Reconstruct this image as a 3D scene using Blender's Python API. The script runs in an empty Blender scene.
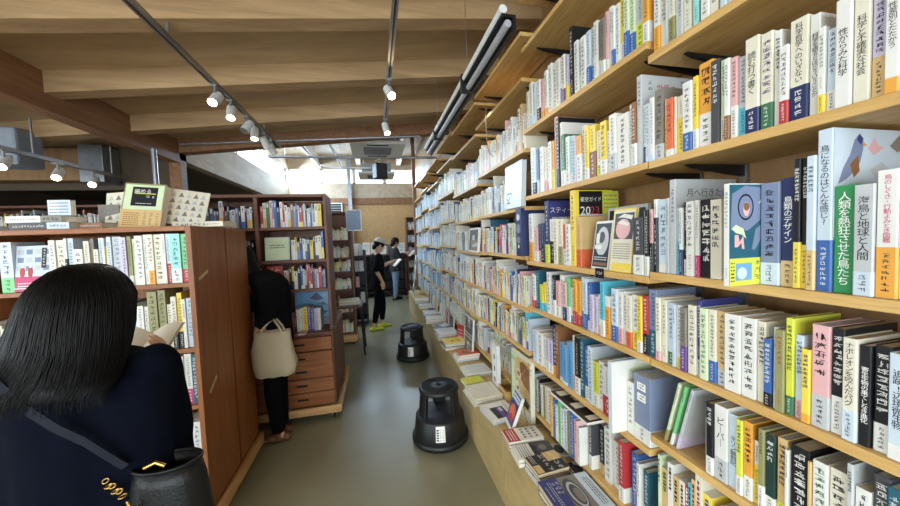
import bpy, bmesh, math, random
from math import sin, cos, pi, radians, sqrt
from mathutils import Vector, Matrix, noise
D = bpy.data
SC = bpy.context.scene
COL = SC.collection
rnd = random.Random(11)

# ------------------------------------------------------------------ camera
CAM_YAW, CAM_PITCH, CAM_ROLL = radians(12.887), radians(2.795), radians(2.2)
f = Vector((sin(CAM_YAW)*cos(CAM_PITCH), cos(CAM_YAW)*cos(CAM_PITCH), -sin(CAM_PITCH)))
r = f.cross(Vector((0, 0, 1))).normalized()
u = r.cross(f)
r2 = r*cos(CAM_ROLL) - u*sin(CAM_ROLL)
u2 = u*cos(CAM_ROLL) + r*sin(CAM_ROLL)
cd = D.cameras.new('camera')
cam = D.objects.new('camera', cd)
COL.objects.link(cam)
M = Matrix((r2, u2, -f)).transposed().to_4x4()
M.translation = (0, 0, 1.6)
cam.matrix_world = M
cd.sensor_width = 36
cd.sensor_fit = 'HORIZONTAL'
cd.lens = 13.0
cd.clip_start = 0.02
SC.camera = cam

# ------------------------------------------------------------------ light
SC.view_settings.view_transform = 'Standard'
SC.view_settings.look = 'None'
SC.view_settings.exposure = 0.42
SC.view_settings.gamma = 1.0
SC.view_settings.use_curve_mapping = False
W = D.worlds.new('daylight')
SC.world = W
W.use_nodes = True
bg = W.node_tree.nodes['Background']
bg.inputs[0].default_value = (0.70, 0.86, 1.0, 1)
bg.inputs[1].default_value = 4.0


def area(name, loc, aim, sx, sy, power, color, spread=180):
    L = D.lights.new(name, 'AREA')
    L.shape = 'RECTANGLE'
    L.size = sx
    L.size_y = sy
    L.energy = power
    L.color = color
    L.spread = radians(spread)
    o = D.objects.new(name, L)
    COL.objects.link(o)
    o.location = loc
    o.rotation_euler = (Vector(aim)-Vector(loc)).to_track_quat('-Z', 'Y').to_euler()
    return o


# daylight: assumed rear window, the clerestory over the far wall and the one along the left
area('assumed_rear_daylight', (-1.3, -3.35, 1.65), (-1.3, 0, 1.6), 4.4, 2.1, 190, (1.0, 0.97, 0.90))  # added light from an assumed window, unseen behind the camera
area('added_left_fill', (-5.75, -0.7, 1.45), (0.5, -0.2, 1.6), 4.2, 1.9, 150, (1.0, 0.97, 0.91))  # added fill from an unseen left opening, brightens the right-hand spines
area('daylight_far_clerestory', (-0.4, 9.85, 3.45), (-0.4, 7.0, 2.4), 3.4, 0.4, 130, (0.66, 0.83, 1.0))
area('daylight_side_clerestory', (-2.45, 7.0, 3.5), (0.2, 6.6, 1.2), 5.0, 0.5, 290, (0.64, 0.82, 1.0))

# ------------------------------------------------------------------ materials


def lin(c):
    return tuple(((x/255/12.92) if x/255 <= 0.04045 else ((x/255+0.055)/1.055)**2.4) for x in c)


MATS = {}


def mat(name, rgb, rough=0.5, metal=0.0, var=0.06, scale=30.0, spec=0.5, bump=0.0, emit=None, estr=0, stretch=None, second=None, sheen=0, coat=0):
    """Principled surface whose colour wanders a little by procedural noise."""
    if name in MATS:
        return MATS[name]
    m = D.materials.new(name)
    m.use_nodes = True
    nt = m.node_tree
    b = nt.nodes['Principled BSDF']
    c = lin(rgb)
    c2 = lin(second) if second else tuple(max(0, x*(1-var*2)) for x in c)
    tc = nt.nodes.new('ShaderNodeTexCoord')
    mp = nt.nodes.new('ShaderNodeMapping')
    if stretch:
        mp.inputs['Scale'].default_value = stretch
    no = nt.nodes.new('ShaderNodeTexNoise')
    no.inputs['Scale'].default_value = scale
    no.inputs['Detail'].default_value = 4
    rp = nt.nodes.new('ShaderNodeValToRGB')
    rp.color_ramp.elements[0].position = 0.35
    rp.color_ramp.elements[1].position = 0.65
    rp.color_ramp.elements[0].color = (*c2, 1)
    rp.color_ramp.elements[1].color = (*c, 1)
    L = nt.links.new
    L(tc.outputs['Object'], mp.inputs[0])
    L(mp.outputs[0], no.inputs[0])
    L(no.outputs[0], rp.inputs[0])
    L(rp.outputs[0], b.inputs['Base Color'])
    b.inputs['Roughness'].default_value = rough
    b.inputs['Metallic'].default_value = metal
    b.inputs['Specular IOR Level'].default_value = spec
    if coat:
        b.inputs['Coat Weight'].default_value = coat
        b.inputs['Coat Roughness'].default_value = 0.15
    if sheen:
        b.inputs['Sheen Weight'].default_value = sheen
    if bump:
        bp = nt.nodes.new('ShaderNodeBump')
        bp.inputs['Strength'].default_value = bump
        bp.inputs['Distance'].default_value = 0.01
        L(no.outputs[0], bp.inputs['Height'])
        L(bp.outputs[0], b.inputs['Normal'])
    if emit:
        b.inputs['Emission Color'].default_value = (*lin(emit), 1)
        b.inputs['Emission Strength'].default_value = estr
    MATS[name] = m
    return m


def wood(name, a, b_, stretch, scale=3.0, rough=0.45, knots=False, bump=0.03, spec=0.4):
    """Grain: stretched noise through a ramp, fine pores on top, optional knots."""
    if name in MATS:
        return MATS[name]
    m = D.materials.new(name)
    m.use_nodes = True
    nt = m.node_tree
    L = nt.links.new
    b = nt.nodes['Principled BSDF']
    tc = nt.nodes.new('ShaderNodeTexCoord')
    mp = nt.nodes.new('ShaderNodeMapping')
    mp.inputs['Scale'].default_value = stretch
    L(tc.outputs['Object'], mp.inputs[0])
    n1 = nt.nodes.new('ShaderNodeTexNoise')
    n1.inputs['Scale'].default_value = scale
    n1.inputs['Detail'].default_value = 6
    n1.inputs['Distortion'].default_value = 1.2
    L(mp.outputs[0], n1.inputs[0])
    n2 = nt.nodes.new('ShaderNodeTexNoise')
    n2.inputs['Scale'].default_value = scale*9
    n2.inputs['Detail'].default_value = 3
    L(mp.outputs[0], n2.inputs[0])
    mx = nt.nodes.new('ShaderNodeMath')
    mx.operation = 'MULTIPLY_ADD'
    mx.inputs[1].default_value = 0.35
    L(n2.outputs[0], mx.inputs[0])
    L(n1.outputs[0], mx.inputs[2])
    rp = nt.nodes.new('ShaderNodeValToRGB')
    rp.color_ramp.elements[0].position = 0.5
    rp.color_ramp.elements[1].position = 0.85
    rp.color_ramp.elements[0].color = (*lin(a), 1)
    rp.color_ramp.elements[1].color = (*lin(b_), 1)
    L(mx.outputs[0], rp.inputs[0])
    last = rp.outputs[0]
    if knots:
        vo = nt.nodes.new('ShaderNodeTexVoronoi')
        vo.inputs['Scale'].default_value = 1.6
        L(tc.outputs['Object'], vo.inputs['Vector'])
        r3 = nt.nodes.new('ShaderNodeValToRGB')
        r3.color_ramp.elements[0].position = 0.03
        r3.color_ramp.elements[1].position = 0.055
        r3.color_ramp.elements[0].color = (1, 1, 1, 1)
        r3.color_ramp.elements[1].color = (0, 0, 0, 1)
        L(vo.outputs['Distance'], r3.inputs[0])
        mc = nt.nodes.new('ShaderNodeMix')
        mc.data_type = 'RGBA'
        L(r3.outputs[0], mc.inputs[0])
        L(last, mc.inputs[6])
        mc.inputs[7].default_value = (*lin((70, 44, 26)), 1)
        last = mc.outputs[2]
    L(last, b.inputs['Base Color'])
    b.inputs['Roughness'].default_value = rough
    b.inputs['Specular IOR Level'].default_value = spec
    bp = nt.nodes.new('ShaderNodeBump')
    bp.inputs['Strength'].default_value = bump
    bp.inputs['Distance'].default_value = 0.01
    L(n2.outputs[0], bp.inputs['Height'])
    L(bp.outputs[0], b.inputs['Normal'])
    MATS[name] = m
    return m


OAK = wood('oak_shelf', (188, 146, 84), (214, 176, 112), (8, 0.7, 8))
PLYB = wood('bench_plywood', (176, 150, 100), (196, 172, 120), (6, 0.7, 3))
BACKB = wood('backing_board', (128, 96, 60), (150, 114, 74), (6, 3, 0.6))
CHERRY = wood('cherry_wood', (128, 76, 40), (158, 100, 58), (7, 7, 0.6), rough=0.4)
CHERRYX = wood('cherry_wood_board', (128, 76, 40), (158, 100, 58), (0.6, 7, 7), rough=0.4)
DARKW = wood('walnut_wood', (92, 56, 40), (116, 74, 54), (6, 6, 0.6), rough=0.5)
DARKWX = wood('walnut_board', (92, 56, 40), (116, 74, 54), (0.6, 6, 6), rough=0.5)
PINE = wood('pine_dolly', (190, 146, 92), (212, 170, 116), (0.8, 0.8, 8))
JOIST = wood('joist_timber', (150, 120, 84), (178, 146, 106), (0.35, 6, 5), scale=2.2, rough=0.6, knots=True)
GLUE = wood('beam_timber', (122, 84, 56), (148, 106, 72), (5, 0.4, 5), rough=0.6)
CEILM = wood('ceiling_plywood', (170, 144, 108), (190, 164, 124), (0.5, 2.5, 2), scale=1.6, rough=0.7)
OSB = wood('far_panel_board', (168, 130, 86), (200, 162, 112), (4, 4, 4), scale=8, rough=0.7)
PALEPLY = wood('pale_wall_plywood', (168, 150, 128), (190, 172, 148), (2, 0.6, 2), rough=0.7)


def floor_mat():
    m = D.materials.new('linoleum')
    m.use_nodes = True
    nt = m.node_tree
    L = nt.links.new
    b = nt.nodes['Principled BSDF']
    tc = nt.nodes.new('ShaderNodeTexCoord')
    n1 = nt.nodes.new('ShaderNodeTexNoise')
    n1.inputs['Scale'].default_value = 260
    n2 = nt.nodes.new('ShaderNodeTexNoise')
    n2.inputs['Scale'].default_value = 1.3
    n2.inputs['Detail'].default_value = 5
    L(tc.outputs['Object'], n1.inputs[0])
    L(tc.outputs['Object'], n2.inputs[0])
    ad = nt.nodes.new('ShaderNodeMath')
    ad.operation = 'MULTIPLY_ADD'
    ad.inputs[1].default_value = 0.5
    L(n1.outputs[0], ad.inputs[0])
    L(n2.outputs[0], ad.inputs[2])
    rp = nt.nodes.new('ShaderNodeValToRGB')
    rp.color_ramp.elements[0].position = 0.55
    rp.color_ramp.elements[1].position = 0.95
    rp.color_ramp.elements[0].color = (*lin((120, 116, 93)), 1)
    rp.color_ramp.elements[1].color = (*lin((143, 138, 113)), 1)
    L(ad.outputs[0], rp.inputs[0])
    L(rp.outputs[0], b.inputs['Base Color'])
    rr = nt.nodes.new('ShaderNodeMapRange')
    rr.inputs[3].default_value = 0.22
    rr.inputs[4].default_value = 0.42
    L(n2.outputs[0], rr.inputs[0])
    L(rr.outputs[0], b.inputs['Roughness'])
    bp = nt.nodes.new('ShaderNodeBump')
    bp.inputs['Strength'].default_value = 0.03
    L(n2.outputs[0], bp.inputs['Height'])
    L(bp.outputs[0], b.inputs['Normal'])
    return m


FLOORM = floor_mat()
PLASTER = mat('plaster', (150, 138, 118), 0.9, var=0.03)
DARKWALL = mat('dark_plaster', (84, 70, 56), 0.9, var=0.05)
GREYM = mat('grey_metal', (150, 150, 148), 0.35, 0.7)
WHITEM = mat('white_enamel', (214, 214, 210), 0.4)
BLACKM = mat('black_metal', (26, 26, 28), 0.45, 0.3)
STEEL = mat('galvanised_steel', (168, 172, 178), 0.35, 0.8, var=0.1, scale=12)
BLKPL = mat('black_plastic', (20, 20, 22), 0.5, var=0.05, scale=180, bump=0.06)
STEPTOP = mat('step_rubber', (34, 36, 42), 0.5, var=0.08, scale=260, bump=0.25)
PAPER = mat('page_paper', (226, 220, 204), 0.85, var=0.05, scale=60, stretch=(1, 60, 1))
PAPERY = mat('page_paper_aged', (206, 192, 158), 0.85, var=0.06, scale=60, stretch=(1, 60, 1))
PAPERG = mat('page_paper_grey', (196, 198, 200), 0.85, var=0.06, scale=60, stretch=(1, 60, 1))
INK = mat('ink_black', (34, 34, 38), 0.6, var=0.02)
INKW = mat('ink_white', (236, 234, 226), 0.6, var=0.02)
CARTON = mat('grey_box', (132, 140, 150), 0.6)
LENSW = mat('warm_lamp_glow', (255, 236, 200), 0.3, emit=(255, 226, 176), estr=30)
TUBE = mat('tube_lamp', (150, 153, 158), 0.35, emit=(255, 244, 224), estr=0.02)
GOLD = mat('brass', (196, 160, 90), 0.3, 1.0)
SKIN = mat('skin', (206, 160, 130), 0.5, var=0.05, scale=20)
HAIRM = mat('black_hair', (10, 8, 8), 0.5, var=0.3, scale=6, stretch=(40, 40, 1), spec=0.16)
NAVY = mat('navy_cloth', (10, 13, 24), 0.95, var=0.1, scale=60, spec=0.05)
BLACKC = mat('black_cloth', (14, 14, 18), 0.95, var=0.1, scale=60, spec=0.1)
DARKJ = mat('charcoal_jacket', (40, 38, 40), 0.85, var=0.1, scale=50)
DENIM = mat('pale_denim', (120, 140, 166), 0.9, var=0.15, scale=40)
LEATHER = mat('black_leather', (17, 17, 18), 0.42, var=0.1, scale=120, bump=0.15, spec=0.25)
CANVAS = mat('beige_canvas', (190, 176, 148), 0.95, var=0.07, scale=200, bump=0.1)
NEON = mat('neon_yellow_knit', (206, 220, 70), 0.8, var=0.06, scale=90)
CAPM = mat('pale_cap_cloth', (196, 188, 180), 0.9, var=0.06)
BROWNL = mat('brown_leather', (110, 76, 52), 0.5)
SOLE = mat('shoe_sole', (205, 205, 190), 0.7)
DARKHOLE = mat('black_rubber_slot_shade', (16, 16, 16), 0.8)


def glass_mat():
    m = D.materials.new('window_glass')
    m.use_nodes = True
    nt = m.node_tree
    L = nt.links.new
    for n in list(nt.nodes):
        if n.type == 'BSDF_PRINCIPLED':
            nt.nodes.remove(n)
    out = [n for n in nt.nodes if n.type == 'OUTPUT_MATERIAL'][0]
    t = nt.nodes.new('ShaderNodeBsdfTransparent')
    t.inputs[0].default_value = (0.93, 0.97, 1, 1)
    g = nt.nodes.new('ShaderNodeBsdfGlossy')
    g.inputs['Roughness'].default_value = 0.02
    mx = nt.nodes.new('ShaderNodeMixShader')
    mx.inputs[0].default_value = 0.04
    L(t.outputs[0], mx.inputs[1])
    L(g.outputs[0], mx.inputs[2])
    L(mx.outputs[0], out.inputs[0])
    return m


GLASS = glass_mat()

# colours of book covers: key -> (word, sRGB)
PAL = {
    'w': ('white', (222, 220, 212)), 'c': ('cream', (220, 213, 192)), 'g': ('light grey', (186, 188, 188)),
    'k': ('black', (28, 28, 32)), 'd': ('dark grey', (70, 70, 74)), 'b': ('blue', (58, 98, 160)),
    'n': ('navy', (40, 48, 88)), 'p': ('pale blue', (196, 208, 218)), 'a': ('cyan', (92, 182, 200)),
    'A': ('aqua', (150, 212, 208)), 't': ('teal', (38, 92, 110)), 'T': ('dark green', (36, 60, 54)),
    'y': ('yellow', (230, 202, 78)), 'l': ('lime', (208, 212, 76)), 'o': ('orange', (226, 160, 66)),
    'O': ('vermilion', (214, 104, 64)), 'r': ('red', (176, 54, 56)), 's': ('pink', (222, 172, 172)),
    'm': ('magenta', (190, 56, 106)), 'v': ('purple', (98, 66, 128)), 'u': ('lilac', (196, 186, 206)),
    'e': ('green', (62, 110, 78)), 'E': ('bright green', (52, 140, 84)), 'G': ('mint', (120, 196, 128)),
    'f': ('pale green', (206, 218, 180)), 'h': ('brown', (136, 90, 56)), 'j': ('tan', (206, 174, 120)),
    'q': ('olive', (146, 142, 96)), 'x': ('taupe', (128, 120, 110)), 'B': ('slate blue', (120, 132, 158)),
    'N': ('indigo', (56, 60, 120)), 'C': ('sky blue', (104, 158, 200)), 'P': ('plum', (74, 74, 118)),
}


def cm(k):
    w, c = PAL[k]
    return mat('cover_'+w.replace(' ', '_'), c, 0.38, var=0.04, scale=14, spec=0.45)


# ------------------------------------------------------------------ mesh builder
class MB:
    def __init__(s):
        s.v = []
        s.f = []
        s.mi = []
        s.mats = []
        s.sm = []

    def m(s, mt):
        if mt not in s.mats:
            s.mats.append(mt)
        return s.mats.index(mt)

    def add(s, vs, fs, mt, T=None, smooth=False):
        o = len(s.v)
        if T is not None:
            vs = [T @ Vector(p) for p in vs]
        s.v += [tuple(p) for p in vs]
        i = s.m(mt)
        for q in fs:
            s.f.append(tuple(o+k for k in q))
            s.mi.append(i)
            s.sm.append(smooth)
        return s

    def box(s, x0, x1, y0, y1, z0, z1, mt, T=None):
        vs = [(x0, y0, z0), (x1, y0, z0), (x1, y1, z0), (x0, y1, z0), (x0, y0, z1), (x1, y0, z1), (x1, y1, z1), (x0, y1, z1)]
        fs = [(3, 2, 1, 0), (4, 5, 6, 7), (0, 1, 5, 4), (1, 2, 6, 5), (2, 3, 7, 6), (3, 0, 4, 7)]
        return s.add(vs, fs, mt, T)

    def quad(s, a, b, c, d, mt, T=None):
        return s.add([a, b, c, d], [(0, 1, 2, 3)], mt, T)

    def ring(s, rings, mt, T=None, smooth=True, caps=True, closed=False):
        n = len(rings[0])
        vs = [p for q in rings for p in q]
        fs = []
        for i in range(len(rings)-1):
            for k in range(n):
                a = i*n+k
                b = i*n+(k+1) % n
                fs.append((a, b, b+n, a+n))
        s.add(vs, fs, mt, T, smooth)
        if caps:
            s.add(rings[0], [tuple(range(n))[::-1]], mt, T)
            s.add(rings[-1], [tuple(range(n))], mt, T)
        return s

    def tube(s, pts, rad, mt, seg=8, T=None, caps=True):
        pts = [Vector(p) for p in pts]
        rs = rad if isinstance(rad, (list, tuple)) else [rad]*len(pts)
        rings = []
        ref = None
        for i, p in enumerate(pts):
            d = (pts[min(i+1, len(pts)-1)]-pts[max(i-1, 0)]).normalized()
            if ref is None:
                ref = Vector((0, 0, 1)) if abs(d.z) < 0.9 else Vector((1, 0, 0))
            a = d.cross(ref).normalized()
            b = d.cross(a).normalized()
            ref = -(b if False else b)
            ref = b*-1
            rings.append([p+a*cos(2*pi*k/seg)*rs[i]+b*sin(2*pi*k/seg)*rs[i] for k in range(seg)])
        return s.ring(rings, mt, T, True, caps)

    def cyl(s, p0, p1, r0, r1, mt, seg=20, T=None, caps=True):
        return s.tube([p0, p1], [r0, r1], mt, seg, T, caps)

    def lathe(s, prof, mt, seg=32, T=None, smooth=True):
        rings = [[(rr*cos(2*pi*k/seg), rr*sin(2*pi*k/seg), z) for k in range(seg)] for rr, z in prof]
        return s.ring(rings, mt, T, smooth, True)

    def ball(s, c, rx, ry, rz, mt, T=None, seg=14, rings=9):
        rg = []
        for i in range(rings+1):
            t = -pi/2+pi*i/rings
            t = max(min(t, pi/2-0.02), -pi/2+0.02)
            rg.append([(c[0]+rx*cos(t)*cos(2*pi*k/seg), c[1]+ry*cos(t)*sin(2*pi*k/seg), c[2]+rz*sin(t)) for k in range(seg)])
        return s.ring(rg, mt, T, True, True)

    def prism(s, pts, z0, z1, mt, T=None):
        n = len(pts)
        vs = [(x, y, z0) for x, y in pts]+[(x, y, z1) for x, y in pts]
        fs = [tuple(range(n))[::-1], tuple(range(n, 2*n))]+[(i, (i+1) % n, n+(i+1) % n, n+i) for i in range(n)]
        return s.add(vs, fs, mt, T)

    def mesh(s, name, bevel=0):
        me = D.meshes.new(name)
        me.from_pydata(s.v, [], s.f)
        for mt in s.mats:
            me.materials.append(mt)
        me.polygons.foreach_set('material_index', s.mi)
        me.polygons.foreach_set('use_smooth', s.sm)
        if bevel:
            bm = bmesh.new()
            bm.from_mesh(me)
            bmesh.ops.remove_doubles(bm, verts=bm.verts, dist=1e-6)
            es = [e for e in bm.edges if len(e.link_faces) == 2 and e.calc_face_angle(0) > 0.6]
            bmesh.ops.bevel(bm, geom=es, offset=bevel, segments=2, affect='EDGES', profile=0.5, clamp_overlap=True)
            bm.to_mesh(me)
            bm.free()
        me.update()
        return me

    def build(s, name, parent=None, loc=None, bevel=0):
        o = D.objects.new(name, s.mesh(name, bevel))
        COL.objects.link(o)
        if parent:
            o.parent = parent
        if loc:
            o.location = loc
        return o


LABELS = {}


def tag(o, label, cat, group=None, kind=None):
    o['label'] = label
    o['category'] = cat
    if group:
        o['group'] = group
    if kind:
        o['kind'] = kind
    return o


def thing(name, label, cat, loc=(0, 0, 0), rz=0, group=None):
    o = D.objects.new(name, None)
    o.empty_display_size = 0.05
    COL.objects.link(o)
    o.location = loc
    o.rotation_euler = (0, 0, rz)
    return tag(o, label, cat, group)


def struct(name, mb, bevel=0):
    o = mb.build(name, bevel=bevel)
    o['kind'] = 'structure'
    return o


# ------------------------------------------------------------------ lettering
TXT = {}


def txt(s, vertical=False, bold=0.0):
    """Outline of a string as flat triangles, one unit per character height, centred."""
    k = (s, vertical, bold)
    if k in TXT:
        return TXT[k]
    c = D.curves.new('lettering', 'FONT')
    c.body = '\n'.join(s.replace('ー', '｜')) if vertical else s
    c.align_x = 'CENTER'
    c.align_y = 'CENTER'
    c.space_line = 0.9
    c.resolution_u = 2
    c.offset = bold
    o = D.objects.new('lettering', c)
    COL.objects.link(o)
    me = o.evaluated_get(bpy.context.evaluated_depsgraph_get()).to_mesh()
    vs = [(v.co.x, v.co.y) for v in me.vertices]
    fs = [tuple(p.vertices) for p in me.polygons]
    if vs:
        cx = (min(v[0] for v in vs)+max(v[0] for v in vs))/2
        cy = (min(v[1] for v in vs)+max(v[1] for v in vs))/2
        w = max(v[0] for v in vs)-min(v[0] for v in vs)
        h = max(v[1] for v in vs)-min(v[1] for v in vs)
        vs = [(a-cx, b-cy) for a, b in vs]
    else:
        w = h = 1
    D.objects.remove(o)
    D.curves.remove(c)
    TXT[k] = (vs, fs, w, h)
    return TXT[k]


def put_text(mb, s, P, mt, w=None, h=None, vertical=False, bold=0.004):
    """P(u,v) maps the flat lettering plane to 3D; the text is scaled to fit w x h."""
    vs, fs, tw, th = txt(s, vertical, bold)
    k = min((w/tw) if w else 1e9, (h/th) if h else 1e9)
    mb.add([P(a*k, b*k) for a, b in vs], fs, mt)


def marks(mb, P, u0, u1, v0, v1, n, mt, R, dens=3):
    """n illegible characters down a column: a few strokes each."""
    ch = (v1-v0)/n
    w_ = u1-u0
    for i in range(n):
        top = v1-i*ch
        hgt = ch*0.82
        for q in range(dens):
            k = R.random()
            if k < 0.5:
                a = u0+w_*R.choice((0, 0, 0.12, 0.3, 0.5))
                b = u1-w_*R.choice((0, 0, 0.1, 0.3))
                if b-a < w_*0.2:
                    b = a+w_*0.3
                y = top-hgt*(0.08+0.84*((q+R.uniform(0, 0.7))/dens))
                t = ch*0.075
                mb.quad(P(a, y), P(b, y), P(b, y+t), P(a, y+t), mt)
            elif k < 0.82:
                x = u0+w_*R.uniform(0.08, 0.92)
                t = w_*0.085
                y1 = top-hgt*R.uniform(0.0, 0.35)
                y0 = top-hgt*R.uniform(0.6, 1.0)
                mb.quad(P(x-t/2, y0), P(x+t/2, y0), P(x+t/2, y1), P(x-t/2, y1), mt)
            else:
                x = u0+w_*R.uniform(0.35, 0.65)
                e = x+w_*R.choice((-0.35, 0.32))
                t = w_*0.09
                y1 = top-hgt*R.uniform(0.1, 0.4)
                y0 = top-hgt*R.uniform(0.75, 1.0)
                mb.quad(P(e-t/2, y0), P(e+t/2, y0), P(x+t/2, y1), P(x-t/2, y1), mt)

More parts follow.
